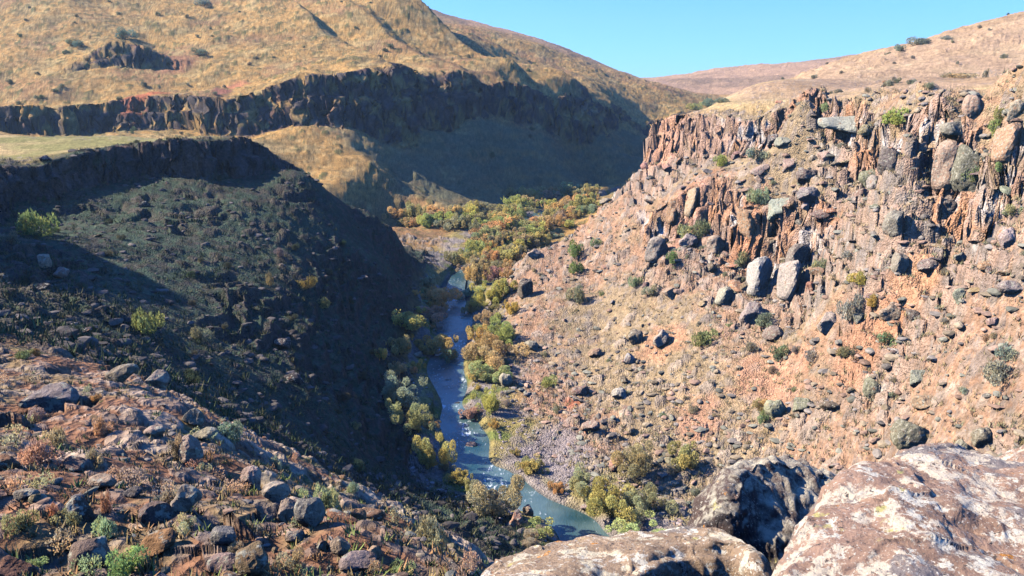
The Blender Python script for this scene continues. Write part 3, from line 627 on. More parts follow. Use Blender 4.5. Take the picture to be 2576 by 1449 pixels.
for row in [
 (1272,972,44,40,(.60,.43,.38),'pale pink boulder on the gravel beside the right bank bushes'),
 (1460,997,56,30,(.33,.24,.2),'brown wedge-shaped boulder lying on the lower right gravel slope'),
 (1560,1006,46,34,WH,'pale grey boulder just right of the brown wedge boulder on the slope'),
 (1487,1087,58,28,(.45,.34,.3),'flat pinkish boulder on the grass above the gravel bar'),
 (1600,868,46,44,GR,'grey boulder below the rubble patch, left one of a close pair'),
 (1665,876,50,48,(.42,.4,.38),'whitish grey boulder, right one of a close pair below the rubble patch'),
 (1500,900,46,26,TN,'tan slab boulder at the right end of the rubble heap'),
 (1585,915,34,30,WH,'small whitish boulder below the close pair of grey boulders'),
 (1893,812,74,62,(.36,.34,.32),'grey and white boulder right under the white rock columns'),
 (1955,860,84,42,GR,'low grey boulder between two green bushes on the reddish slope'),
 (2085,832,58,58,(.44,.42,.37),'rounded white-grey boulder left of the grey-green shrub'),
 (1952,1052,66,56,(.36,.38,.31),'greenish white block boulder beside the orange shrub low on the slope'),
 (2017,1037,58,46,GG,'grey-green pointed boulder right of the greenish white block'),
 (2090,1032,62,22,(.22,.17,.13),'thin dark brown slab stuck out of the slope'),
 (2200,1000,60,56,GG,'upright grey-green boulder in the middle of the lower right slope'),
 (2250,812,78,52,TN,'tan boulder with a pale band below the orange landslip'),
 (2310,966,58,44,(.34,.37,.3),'pale green boulder on the right slope above the angular slabs'),
 (2300,1132,130,84,(.25,.27,.2),'large split grey-green block behind the crest of the lichen boulder'),
 (2475,1122,62,54,(.30,.27,.22),'dark leaning slab right of the large split block'),
 (2425,1142,50,40,(.33,.33,.24),'yellow-grey block between the split block and the leaning slab'),
 (2240,430,58,88,(.20,.19,.18),'dark upright block with a long shadow on the right slope'),
 (2190,466,62,46,GG,'rounded greenish boulder left of the dark upright block'),
 (2035,460,82,42,(.20,.17,.18),'dark purple-grey boulder below the whitish ledge'),
 (2040,508,70,44,(.3,.3,.29),'grey boulder under the dark purple-grey boulder'),
 (2082,548,92,24,(.24,.2,.17),'flat dark slab on the upper middle of the right slope'),
 (2140,328,190,46,(.50,.46,.45),'long whitish ledge under the cliff on the right'),
 (2420,346,140,54,(.33,.32,.27),'broad grey slab capping the tall split pillar'),
 (2395,470,80,150,(.52,.36,.28),'pink left half of the tall split pillar at right'),
 (2450,478,88,160,(.21,.22,.18),'dark grey-green right half of the tall split pillar'),
 (2552,402,74,130,(.55,.33,.22),'orange block at the right edge of the picture below the rim'),
 (2560,300,50,60,(.42,.36,.30),'grey topped block at the right edge near the rim'),
 (2453,292,64,62,(.46,.32,.27),'pink rounded block in the rim cliff at right'),
 (1918,742,66,130,(.60,.57,.54),'white stained rock column, left one of the pair'),
 (1992,748,60,130,(.55,.50,.47),'white stained rock column, right one of the pair'),
 (1965,548,92,62,(.38,.41,.36),'pale grey-green square block on top of the orange columns'),
 (1880,600,50,120,(.56,.31,.19),'orange sunlit pillar left of the pale square block'),
 (1745,540,34,100,(.55,.35,.26),'slender pink pillar in the middle cliff'),
 (1700,560,44,90,(.50,.29,.20),'red-brown pillar at the left end of the middle cliff'),
 (1650,660,58,80,(.36,.31,.29),'dark topped pink block standing left below the middle cliff'),
 (2015,680,60,90,(.22,.21,.21),'dark overhanging rock right of the white columns'),
 (1800,640,44,60,(.48,.36,.28),'pinkish block under the bush in the middle cliff'),
 (1735,625,60,40,(.42,.40,.37),'grey block under the green bush in the middle cliff'),
 (1690,755,60,36,PK,'pink boulder on the slope left of the white columns'),
 (1830,770,48,66,(.40,.40,.33),'mossy upright rock left of the white columns'),
 (2345,690,70,46,(.30,.27,.24),'grey boulder with a shadow to its right above the landslip'),
 (2270,690,60,60,(.33,.34,.28),'rounded grey-green boulder left of the grey shadowed boulder'),
 (2500,822,38,28,(.42,.33,.29),'small lone pinkish boulder on the smooth slope at far right'),
 (2540,620,48,56,(.48,.45,.41),'pale upright stone under an overhang near the right edge'),
 (1345,650,46,24,(.48,.36,.31),'pink slab at the left skyline of the right slope'),
 (1322,748,56,52,(.17,.14,.15),'dark purple crag at the left edge of the right slope'),
 (1338,884,46,30,(.33,.36,.28),'greenish block beside the big orange bush'),
 (2385,545,60,60,(.22,.2,.19),'dark cracked block in the gully left of the right edge'),
 (2260,590,70,70,(.30,.29,.26),'grey block in the shaded gully in the middle of the right slope'),
 (1920,440,70,30,(.35,.29,.25),'flat layered rock under the rim cliff'),
 (1985,430,46,40,(.42,.32,.26),'tan block right of the flat layered rock under the rim'),
 (1945,365,40,36,(.16,.14,.15),'small dark cave-like rock at the foot of the rim cliff'),
 (110,1040,162,84,(.30,.26,.25),'big rounded lichen-spotted boulder at the left edge'),
 (103,672,34,48,(.46,.33,.27),'upright sunlit stone in the shade near the left edge'),
 (150,700,52,36,(.42,.30,.26),'leaning pinkish stone right of the upright sunlit stone'),
 (468,1170,84,82,(.33,.28,.25),'grey block with a sunlit left face in the left foreground'),
 (482,1072,66,46,(.24,.24,.22),'dark block on the edge of the shaded slope'),
 (510,1105,78,30,(.38,.35,.28),'pale jagged slab below the dark edge block'),
 (385,1100,66,30,(.40,.34,.30),'low pale rock right of the round boulder shadow'),
 (300,960,96,44,(.24,.22,.20),'dark ledge rock above the round boulder'),
 (390,975,70,52,(.40,.33,.28),'sunlit broken rock at the end of the dark ledge'),
 (630,1235,62,72,(.42,.36,.29),'pointed tan rock, left one of the jagged group'),
 (690,1262,80,50,(.44,.40,.30),'slanting tan slab in the jagged group'),
 (715,1310,60,60,(.38,.35,.28),'hollowed rock under the slanting slab'),
 (775,1330,86,92,(.30,.30,.27),'big grey slab sloping down at the right end of the jagged group'),
 (740,1370,60,40,(.32,.29,.26),'low rock in front of the big sloping slab'),
 (855,1398,60,54,(.46,.34,.26),'pinkish block in the middle of the lower foreground'),
 (810,1385,36,26,(.42,.30,.23),'small reddish stone left of the pinkish block'),
 (900,1440,120,44,(.30,.27,.25),'dark flat boulder at the bottom edge left of centre'),
 (940,1405,46,34,(.43,.31,.25),'small tan rock behind the dark flat boulder'),
 (915,1298,30,22,(.52,.36,.26),'small bright stone on the edge of the shade'),
 (465,1290,90,70,(.36,.33,.28),'grassy grey boulder in the left foreground'),
 (560,1370,80,50,(.22,.22,.22),'dark rounded rock below the grassy boulder'),
 (330,1250,60,28,(.24,.25,.25),'blue-grey flat rock in the shaded hollow at left'),
 (250,1232,104,38,(.46,.35,.27),'sunlit domed slab with grass on its right end'),
 (560,1440,110,54,(.33,.29,.26),'grey boulder at the bottom edge in a shaded hollow'),
 (395,1400,60,20,(.30,.26,.23),'thin dark slab sticking out near the bottom left'),
 (60,1262,70,34,(.34,.32,.26),'mossy low rock at the left edge'),
 (1300,1330,44,40,(.46,.28,.19),'orange-brown rock beside the river bend'),
 (1330,1300,28,34,(.38,.26,.22),'upright brown stone above the orange-brown rock'),
 (1480,1290,44,22,(.30,.29,.27),'grey stone at the river edge beside the rapids'),
 (1165,1060,36,22,(.28,.22,.20),'dark flat stone in the river narrows'),
 (1185,1128,54,20,(.30,.25,.22),'low brown stone bar in the river below the narrows'),
 (1128,962,28,12,(.25,.24,.23),'small dark stone in mid river'),
 (1150,1020,30,14,(.16,.14,.14),'wet dark stone at the river narrows'),
 (1050,900,30,16,(.42,.32,.26),'pale stone on the left river edge'),
 (1165,805,26,10,(.38,.27,.22),'reddish stone in the upper rapids'),
 (885,1445,60,26,(.30,.26,.23),'grey brown stone touching the bottom edge'),
]:
    rock(*row)
log('boulders')

# ------------------------------------------------------------------ shrubs and trees
def leaf_cloud(seed, n, lobes, leaf, squash=.8, spiky=.0, up=.25, lr=(.28, .5)):
    rs = np.random.RandomState(seed)
    lc = rs.normal(size=(lobes, 3))*np.array([.5, .5, .27]); lc[:, 2] = np.abs(lc[:, 2]) + .28; lr = rs.uniform(*lr, lobes)
    w_ = rs.choice(lobes, n, p=lr**2/np.sum(lr**2))
    d = rs.normal(size=(n, 3)); d /= np.linalg.norm(d, axis=1)[:, None]; rr_ = rs.uniform(.45, 1, n)**.5*(1 + spiky*rs.rand(n))
    p = lc[w_] + d*(lr[w_]*rr_)[:, None]; p[:, 2] *= squash; p[:, 2] = np.maximum(p[:, 2], .03)
    keep = fbm(p[:, 0]+seed, p[:, 1], p[:, 2], .3, 2) > -.5; p = p[keep]; d = d[keep]; w_ = w_[keep]; n = len(p)
    a = rs.normal(size=(n, 3)) + d*.8; a[:, 2] += up*3; a /= np.linalg.norm(a, axis=1)[:, None]
    b = np.cross(a, rs.normal(size=(n, 3))); b /= np.linalg.norm(b, axis=1)[:, None] + 1e-9
    L = leaf*rs.uniform(.7, 1.5, n)[:, None]; Wd = L*.42
    q = np.stack([p - a*L*.5 - b*Wd*.3, p - a*L*.1 + b*Wd, p + a*L*.8, p - a*L*.1 - b*Wd], 1).reshape(-1, 3)
    lt = rs.uniform(.75, 1.25, lobes)[w_]*rs.uniform(.75, 1.25, n)
    hue = rs.uniform(-.12, .12, lobes)[w_] + rs.uniform(-.08, .08, n)
    cc = np.stack([lt*(1+hue), lt, lt*(1-hue)], -1); return q, np.repeat(cc, 4, 0)
def tubes(segs):
    vs = []; fs = []
    for (a, b, ra, rb) in segs:
        a = np.array(a, float); b = np.array(b, float); d = b-a; d /= np.linalg.norm(d)+1e-9
        u_ = np.cross(d, (.3, .9, .1)); u_ /= np.linalg.norm(u_)+1e-9; v_ = np.cross(d, u_); o = len(vs)*1
        for (c_, r_) in ((a, ra), (b, rb)):
            for k in range(5): t = k*2*math.pi/5; vs.append(c_ + (u_*math.cos(t)+v_*math.sin(t))*r_)
        for k in range(5): fs.append((o+k, o+(k+1) % 5, o+5+(k+1) % 5, o+5+k))
    return np.array(vs), np.array(fs)
def stems(seed, n=11, h=.75, spread=.55, r0=.022):
    rs = np.random.RandomState(seed); s = []
    for i in range(n):
        a = rs.rand()*6.28; q = rs.rand()**.5*spread; m = np.array([math.cos(a)*q*.45, math.sin(a)*q*.45, h*.45]); e = np.array([math.cos(a)*q, math.sin(a)*q, h*rs.uniform(.7, 1.)])
        b0 = np.array([math.cos(a)*.04, math.sin(a)*.04, -.12]); s += [(b0, m, r0, r0*.7), (m, e, r0*.7, r0*.25)]
        for j in range(2):
            e2 = e + rs.normal(size=3)*.14; s.append((m*.4+e*.6, e2, r0*.4, r0*.12))
    return tubes(s)
def shrub_proto(seed, n, lobes, leaf, **kw):
    q, cc = leaf_cloud(seed, n, lobes, leaf, **kw); fo = new_mesh('foliage', q, np.arange(len(q)), 4, False, cc); fo.materials.append(MLEAF)
    v, f = stems(seed); st_ = new_mesh('stems', v, f.ravel(), 4, True); st_.materials.append(MSTEM); return fo, st_, (q[:, 0].max()-q[:, 0].min(), q[:, 2].max())
WIL = [shrub_proto(20+i, 5200, 17, .058, squash=.95, lr=(.17, .34)) for i in range(7)]
SCR = [shrub_proto(60+i, 2000, 7, .085, squash=.8, spiky=.35) for i in range(5)]
THIN = [shrub_proto(80+i, 420, 5, .10, squash=1.1, spiky=.5, up=.6) for i in range(4)]
BIGW = [shrub_proto(90+i, 13000, 22, .036, squash=.95, lr=(.15, .32)) for i in range(4)]
def shrub(name, px, py, wpx, hpx, tint, label, cat='bush', lst=None, group=None, p=None, s=None, hh=None):
    if p is None:
        p = hit(px, py)
        if p is None: print('miss', px, py); return
        s = sz(p, wpx); hh = sz(p, hpx)/1.0
    lst = lst or WIL
    if name == 'willow': s *= 1.2; hh *= .8
    fo, st_, (ew, eh) = lst[rnd.randrange(len(lst))]
    e = bpy.data.objects.new(name, None); COL.objects.link(e); e.location = p - Vector((0, 0, .03*hh)); e.rotation_euler = (0, 0, rnd.uniform(0, 6.28)); e.empty_display_size = .3
    e.scale = (s/ew*1.05, s/ew*1.05, hh/eh*1.08)
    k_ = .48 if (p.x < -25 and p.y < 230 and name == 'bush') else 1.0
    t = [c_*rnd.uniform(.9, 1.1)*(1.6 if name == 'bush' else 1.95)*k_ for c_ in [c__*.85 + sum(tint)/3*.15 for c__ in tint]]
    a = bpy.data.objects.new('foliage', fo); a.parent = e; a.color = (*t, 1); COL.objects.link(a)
    b_ = bpy.data.objects.new('stems', st_); b_.parent = e; COL.objects.link(b_)
    tag(e, label, cat, group); return e
YG = (.34, .32, .07); OG = (.46, .29, .09); GY = (.27, .29, .15); GN = (.17, .23, .07); RD = (.40, .21, .14); YL = (.55, .40, .06); OL = (.29, .26, .10); BR = (.36, .25, .13); BG = (.22, .30, .17)
for row in [
 (1145,668,52,48,OL,'olive willow bush at the head of the visible river, left bank'),
 (1077,722,58,38,BG,'grey-green low willow above the orange bush on the left bank'),
 (1098,768,92,62,OG,'orange-yellow willow bush on the left bank across from the grey-green one'),
 (1082,808,84,52,BR,'brownish willow bush under the orange-yellow one on the left bank'),
 (1015,826,76,72,YG,'yellow-green willow at the edge of the shade on the left bank'),
 (1003,890,66,62,OL,'olive willow below the yellow-green one at the shade edge'),
 (1088,892,84,66,(.42,.33,.08),'round yellow willow with orange top on the left bank'),
 (1131,910,42,44,BG,'small blue-green bush standing in the river edge'),
 (958,905,44,40,YL,'small bright yellow bush at the edge of the shade'),
 (1000,938,64,36,BR,'low brown-pink shrub above the big grey willow'),
 (1042,932,34,34,YG,'small yellowish bush right of the low brown shrub'),
 (1000,1015,132,96,GY,'big grey-green willow on the left bank, the widest there'),
 (1033,1084,116,98,(.31,.30,.10),'big olive willow in front of the grey-green one on the left bank'),
 (1084,1172,104,106,(.40,.38,.09),'big round yellow-green willow on the left bank'),
 (1237,1292,126,118,(.33,.30,.17),'greyish-brown round willow standing alone at the river bend'),
 (1190,748,46,42,BG,'small grey-green bush on the right bank, upstream'),
 (1182,788,42,36,OL,'small olive bush beside the upper rapids on the right bank'),
 (1200,712,58,66,OG,'orange willow at the head of the river on the right bank'),
 (1255,700,62,48,RD,'pinkish red shrub among the yellow willows of the right bank'),
 (1238,768,88,76,(.40,.34,.07),'large yellow willow upstream on the right bank'),
 (1275,740,56,50,YG,'yellow-green bush right of the large yellow willow'),
 (1288,790,46,44,(.52,.33,.06),'amber bush at the foot of the right slope'),
 (1228,815,60,50,BR,'brown willow bush upstream of the big green willow'),
 (1262,862,118,78,(.27,.31,.06),'big green willow on the right bank'),
 (1205,870,70,70,OG,'orange willow hanging over the right river edge'),
 (1240,912,120,76,(.42,.29,.10),'big orange-brown willow in front of the green one'),
 (1225,958,84,62,(.28,.33,.13),'round grey-green and rust willow on the right bank'),
 (1233,1036,86,72,(.36,.37,.07),'bright yellow-green bush above the river narrows'),
 (1188,1050,54,42,RD,'pink-red shrub beside the bright bush at the narrows'),
 (1462,1242,112,88,(.33,.34,.13),'grey-green willow on the near right bank, left of the clump'),
 (1540,1296,112,104,(.40,.37,.09),'yellow willow in the middle of the near right clump'),
 (1594,1200,88,96,(.33,.33,.13),'tall olive willow at the back of the near right clump'),
 (1625,1290,92,76,(.31,.29,.12),'dark olive willow at the right of the near right clump'),
 (1712,1172,80,72,(.34,.34,.11),'yellow-green bush standing apart with a dark shadow'),
 (1605,1362,148,70,(.38,.42,.14),'pale green low willow at the foot of the lichen boulder'),
 (1360,1352,76,50,(.24,.28,.08),'low green herb clump beside the river bend'),
 (1330,1372,96,36,(.30,.27,.13),'dry grey bush mat below the green herb clump'),
]:
    shrub('willow', *row, cat='willow bush', lst=BIGW if row[2] > 80 else WIL)
for row in [
 (1080,1378,104,88,(.30,.27,.14),'grey-green rosebush-like shrub on the shaded slope at bottom centre'),
 (1455,642,52,40,GN,'dark green bush high on the left part of the right slope'),
 (1452,684,36,30,GN,'smaller green bush just below the dark green one'),
 (1457,756,50,42,GY,'grey-green bush on the rubble of the right slope'),
 (1765,866,70,44,(.24,.27,.11),'round green bush on the bare reddish slope, leftmost of three'),
 (1952,902,62,40,(.17,.24,.10),'dark green bush on the bare reddish slope, middle of three'),
 (2120,896,46,32,(.22,.24,.11),'green bush on the bare reddish slope, rightmost of three'),
 (2040,908,52,34,(.30,.30,.21),'grey dry bush between the middle and right green bushes'),
 (1890,885,44,26,(.27,.25,.16),'small grey bush left of the dark green bush'),
 (2240,868,52,36,(.19,.24,.12),'green bush under the tan banded boulder'),
 (2512,958,84,56,(.29,.29,.22),'grey-purple bush near the right edge'),
 (2530,905,60,42,(.30,.33,.20),'grey-green bush above the grey-purple one'),
 (1742,600,80,54,(.24,.30,.12),'green bush sitting on the middle cliff'),
 (1690,660,36,30,(.16,.30,.08),'vivid green bush under the middle cliff'),
 (1812,416,42,28,(.32,.38,.08),'bright yellow-green bush below the rim cliff'),
 (1908,402,54,36,(.24,.27,.15),'grey-green bush below the rim cliff'),
 (2255,312,74,44,(.40,.44,.08),'bright yellow-green bush in the rim cliff notch'),
 (2080,282,34,26,(.26,.34,.12),'green bush at the top left of the rim notch'),
 (2500,340,40,44,(.30,.32,.09),'olive bush in the crack near the right edge'),
 (2520,300,38,34,(.36,.34,.08),'yellowish bush on the rim at right'),
 (2165,712,50,30,(.44,.40,.06),'bright yellow shrub above the landslip'),
 (2192,768,34,30,(.50,.33,.06),'orange-yellow shrub beside the landslip'),
 (2140,800,62,70,(.26,.28,.19),'grey-green shrub on the rocks left of the landslip'),
 (1862,672,54,46,(.26,.29,.13),'olive bush at the foot of the orange pillar'),
 (1925,818,56,34,(.20,.27,.15),'green bush in front of the grey and white boulder'),
 (1905,510,54,44,(.27,.33,.16),'green bush left of the pale square block'),
 (2060,680,50,36,(.32,.33,.15),'olive bush right of the dark overhanging rock'),
 (1908,1034,46,36,(.44,.30,.10),'orange dry bush left of the greenish white block'),
 (1925,1062,34,28,(.24,.30,.12),'small green bush in front of the greenish white block'),
 (2440,455,44,40,(.28,.36,.12),'green shrub growing on the face of the split pillar'),
 (2545,540,60,30,(.34,.33,.16),'olive dry bush near the right edge under the orange block'),
 (2510,430,34,40,(.22,.32,.10),'green bush right of the split pillar'),
 (2140,655,44,30,(.30,.30,.18),'grey shrub in the rocks above the landslip'),
 (1500,620,34,22,(.28,.28,.15),'small olive shrub on the upper left of the right slope'),
 (1640,745,40,28,(.30,.30,.18),'grey shrub below the dark topped block'),
 (1600,720,36,26,(.28,.30,.15),'small grey-green shrub left of the dark topped block'),
 (1375,970,54,26,(.32,.32,.10),'low green bush on the gravel flat'),
 (1405,1035,30,24,(.30,.28,.14),'small dry shrub on the gravel flat'),
 (75,590,100,66,(.36,.44,.12),'bright green bush catching sun near the left edge'),
 (28,614,50,34,(.34,.37,.20),'small grey bush below the bright green one at left'),
 (368,838,88,74,(.46,.46,.12),'yellow-green bush glowing alone in the shaded slope'),
 (500,858,56,44,(.42,.36,.24),'pale dry bush on the shaded slope right of the glowing one'),
 (680,716,30,34,(.46,.38,.15),'small dry yellow bush high on the shaded slope'),
 (770,726,54,34,(.50,.35,.08),'orange-yellow bush on the shaded slope'),
 (815,772,36,26,(.42,.40,.14),'small yellowish shrub below the orange-yellow bush in the shade'),
 (702,644,28,22,(.50,.36,.26),'tiny pale bush on the dark rubble'),
 (822,1292,70,78,(.34,.32,.14),'olive shrub at the tip of the jagged rocks'),
 (885,1240,34,36,(.26,.34,.18),'thin pale green shrub on the shaded edge'),
 (590,1110,66,60,(.22,.27,.18),'dark grey-green shrub on the shaded edge behind the rocks'),
 (700,1180,26,40,(.36,.33,.18),'small dry bush on the grassy edge'),
 (254,1088,44,44,(.46,.27,.12),'rusty dry bush right of the round boulder'),
 (90,1052,50,28,(.38,.25,.20),'brown dry bush under the round boulder'),
 (150,1120,72,54,(.44,.29,.14),'golden-brown dry bush below the round boulder'),
 (100,1165,110,64,(.42,.27,.13),'wide brown dry bush at the left, lowest of the trio'),
 (245,1165,40,44,(.42,.32,.15),'small tan bush right of the wide brown one'),
 (320,1215,96,56,(.46,.28,.17),'spreading pinkish-brown bush beside the domed slab'),
 (440,1155,46,70,(.38,.26,.15),'brown bush leaning on the grey block'),
 (240,1010,26,24,(.50,.26,.08),'small orange weed on the green patch at left'),
 (90,895,26,20,(.52,.26,.10),'little orange weed near the left edge'),
 (60,900,60,24,(.30,.38,.12),'low green plants beside the little orange weed'),
 (270,1290,30,66,(.50,.25,.12),'upright red-brown dry weed'),
 (130,1290,30,30,(.52,.27,.12),'small orange weed left of the upright red-brown weed'),
 (270,1350,60,66,(.36,.44,.16),'pale green weed under the red-brown one'),
 (60,1330,80,50,(.30,.30,.12),'green and brown bush at the left edge above the bare dome'),
 (180,1310,70,36,(.40,.32,.14),'tan low bush between weeds'),
 (435,1270,56,50,(.42,.32,.16),'brown bush left of the grassy grey boulder'),
 (480,1330,60,46,(.42,.42,.18),'pale yellow-green bush under the grassy boulder'),
 (330,1440,110,60,(.24,.34,.10),'bright green low plants at the bottom left'),
 (60,1440,90,34,(.26,.31,.10),'green plants at the bottom left corner'),
 (740,1440,80,60,(.40,.32,.15),'tan bush at the bottom edge'),
 (1000,1440,70,30,(.26,.34,.12),'green tuft at the bottom edge right of the dark flat boulder'),
 (640,1340,40,40,(.30,.30,.16),'olive weed left of the sloping slab'),
 (590,1400,50,40,(.36,.30,.15),'dry weed beside the dark rounded rock'),
]:
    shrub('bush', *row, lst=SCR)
for row in [(2470,52,16,12,(.10,.14,.08),'lone dark tree on the right skyline'), (2576-40,38,8,6,(.12,.15,.08),'tiny bush at the right end of the skyline'),
 (2320,112,70,20,(.24,.24,.14),'row of scrub at the break of the right skyline'), (2268,128,36,18,(.22,.24,.13),'dark scrub at the left end of the skyline row'),
 (2383,100,40,12,(.26,.24,.15),'scrub at the right end of the skyline row'),
 (1780,268,44,22,(.22,.26,.14),'green bush on the far edge of the right plateau'), (1745,276,40,20,(.34,.32,.08),'yellow-green bush on the far edge of the right plateau'),
 (1815,258,30,14,(.24,.27,.15),'small bush behind the green one on the plateau edge'),
 (2480,195,14,24,(.28,.22,.15),'thin bare shrub on the straw strip above the rim'), (2340,222,26,16,(.30,.28,.16),'grey shrub above the rim notch'),
 (2400,196,90,14,(.40,.28,.12),'brown hedge-like scrub line behind the straw strip'), (2240,212,40,10,(.42,.26,.12),'rusty scrub patch behind the straw strip'),
 (310,95,50,26,(.13,.20,.12),'dark green bush in the hollow of the far left hill'), (205,118,30,18,(.14,.18,.12),'dark bush left of the hollow on the far left hill'),
 (515,12,44,14,(.20,.27,.16),'grey-green bush near the top of the far left hill'), (505,138,46,18,(.16,.17,.09),'dark bush right of the hollow'),
 (180,112,24,14,(.2,.2,.1),'small olive bush near the dark bush on the far left hill')]:
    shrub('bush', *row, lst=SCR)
log('named shrubs')
# upper valley thicket: individual willows
PAL = [YG, OG, OL, GY, (.40, .33, .08), (.33, .32, .08), (.44, .29, .09), OG, (.28, .30, .08), BR, (.46, .33, .08), OL]
cnt = 0
rows = []
for k in range(900):
    px = rnd.uniform(990, 1500); py = rnd.uniform(480, 700)
    # band of thicket following the right side of the valley
    top = np.interp(px, [990, 1090, 1180, 1250, 1350, 1480], [548, 545, 545, 520, 492, 474]); bot = np.interp(px, [990, 1080, 1130, 1160, 1200, 1290, 1300, 1400, 1500], [572, 580, 640, 690, 790, 740, 640, 600, 520])
    left_gap = (px < 1190) and (585 < py < 655)
    if py < top or py > bot or left_gap: continue
    if any(abs(px-a) < 17 and abs(py-b) < 9 for a, b in rows): continue
    rows.append((px, py))
rows = rows[:190]
for (px, py) in rows:
    p = hit(px, py)
    if p is None or p.y > 620 or p.z > 14: continue
    ri = samp(['riv'], np.array([p.x]), np.array([p.y]))[0][0]
    if ri < .3: continue
    wpx = rnd.uniform(34, 66); shrub('willow', 0, 0, 0, 0, PAL[rnd.randrange(len(PAL))], 'autumn willow bush in the crowded thicket on the upper valley floor', 'willow bush', WIL, 'willows crowding the upper valley floor', p=p, s=sz(p, wpx), hh=sz(p, wpx*rnd.uniform(.6, .9))); cnt += 1
log('thicket', cnt)
# scattered scrub on slopes
def scatter(n, test, tries=40000, seed=3):
    rs = np.random.RandomState(seed); out = []
    i = rs.randint(75, NT-76, tries); j = rs.randint(0, NR-1, tries)
    for a, b in zip(i, j):
        if test(a, b): out.append((a, b))
        if len(out) >= n: break
    return out
def visible(i, j): return EL[i, j] >= EL[i, 150:j].max() - .002 if j > 160 else False
def put_scrub(n, test, label, group, size, pal, seed, lst, name='bush', cat='bush', asp=.65):
    k = 0
    for (i, j) in scatter(n, test, seed=seed):
        p = Vector((X[i, j], Y[i, j], Z[i, j])); s = rnd.uniform(*size)
        shrub(name, 0, 0, 0, 0, pal[rnd.randrange(len(pal))], label, cat, lst, group, p=p, s=s, hh=s*asp*rnd.uniform(.8, 1.2)); k += 1
    log(group, k)
DRY = [(.32, .28, .16), (.28, .29, .17), (.36, .28, .15), (.24, .27, .13), (.33, .31, .2)]
put_scrub(70, lambda i, j: rightw[i, j] > .5 and cm[i, j] < .3 and 75 < Y[i, j] < 250 and visible(i, j), 'small dry grey-green scrub bush dotted over the sunlit right slope', 'scrub bushes dotted over the right slope', (.9, 2.2), DRY, 31, SCR)
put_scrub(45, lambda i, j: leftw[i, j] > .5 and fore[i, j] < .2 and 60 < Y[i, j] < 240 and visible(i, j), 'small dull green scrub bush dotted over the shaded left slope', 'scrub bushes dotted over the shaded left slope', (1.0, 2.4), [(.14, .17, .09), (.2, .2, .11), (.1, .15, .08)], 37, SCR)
put_scrub(34, lambda i, j: 9 < R[i, j] < 48 and X[i, j] < 3 and fore[i, j] > .6 and visible(i, j), 'small dry brown weed tuft among the foreground rocks', 'dry weeds among the foreground rocks', (.35, .9), [(.42, .28, .14), (.38, .33, .16), (.46, .27, .13), (.30, .34, .14)], 41, THIN, 'weed', 'weed', .7)
put_scrub(60, lambda i, j: 400 < Y[i, j] < 640 and X[i, j] < 60 and cm[i, j] < .3 and visible(i, j), 'small dark scrub bush dotted over the golden far hillside', 'scrub bushes dotted over the far hillside', (2.0, 4.5), [(.13, .14, .07), (.18, .17, .09), (.10, .13, .07)], 43, SCR)
put_scrub(30, lambda i, j: info['rim'][0][i, j] > 10 and 200 < Y[i, j] < 620 and X[i, j] > 40 and rh[i, j] > .3 and visible(i, j), 'tiny scrub bush dotted over the bare pink right hill', 'scrub bushes dotted over the bare right hill', (1.2, 3.5), [(.28, .24, .14), (.2, .2, .12)], 47, SCR)
put_scrub(46, lambda i, j: .6 < riv[i, j] < 5.5 and 110 < Y[i, j] < 330 and ZB[i, j] < 6 and visible(i, j), 'low willow shoot bush along the river edge', 'low willow bushes along the river edge', (1.6, 3.6), PAL, 49, WIL, 'willow', 'willow bush', .75)
# scattered boulders
def put_rocks(n, test, label, group, size, tints, seed, flat=.7):
    k = 0
    for (i, j) in scatter(n, test, seed=seed):
        me = ROCKS[rnd.randrange(len(ROCKS))] if rnd.random() < .75 else SLAB[rnd.randrange(4)]
        o = bpy.data.objects.new('boulder', me); COL.objects.link(o); s = size[0] + (size[1]-size[0])*rnd.random()**2.2
        o.location = (X[i, j], Y[i, j], Z[i, j] + s*.12); o.scale = (s*.5*rnd.uniform(.8, 1.3), s*.5*rnd.uniform(.8, 1.2), s*.5*rnd.uniform(.7, 1.15)); o.rotation_euler = (rnd.uniform(-.4, .4), rnd.uniform(-.4, .4), rnd.uniform(0, 6.28))
        t = tints[rnd.randrange(len(tints))]; t = (t[0]*.98, t[1]*.86, t[2]*.76); o.color = (*[c_*rnd.uniform(.85, 1.15) for c_ in t], 1); tag(o, label, 'boulder', group); k += 1
    log(group, k)
put_rocks(60, lambda i, j: rightw[i, j] > .5 and cm[i, j] < .5 and 70 < Y[i, j] < 255 and rough[i, j] > .3 and visible(i, j), 'weathered boulder strewn on the sunlit right slope', 'boulders strewn over the right slope', (1.0, 3.8), [GR, PK, TN, GG, (.36, .3, .27), (.2, .18, .17)], 51)
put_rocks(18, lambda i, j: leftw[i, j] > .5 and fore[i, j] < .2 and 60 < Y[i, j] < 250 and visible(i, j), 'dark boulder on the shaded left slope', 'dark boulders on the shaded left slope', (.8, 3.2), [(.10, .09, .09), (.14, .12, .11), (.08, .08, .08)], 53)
put_rocks(46, lambda i, j: 11 < R[i, j] < 55 and X[i, j] < 3 and fore[i, j] > .5 and visible(i, j), 'small weathered rock in the rocky foreground', 'small rocks in the foreground', (.2, .95), [(.2, .16, .12), (.26, .19, .13), (.22, .18, .14), (.3, .2, .14)], 57)
put_rocks(14, lambda i, j: -1.2 < riv[i, j] < 1.5 and 90 < Y[i, j] < 250 and visible(i, j), 'small dark stone along the river edge', 'stones along the river edge', (.5, 1.5), [(.2, .17, .16), (.3, .23, .2)], 59)
OC = [(.33, .25, .2), (.26, .23, .21), (.38, .26, .19), (.2, .18, .17), (.34, .33, .29)]
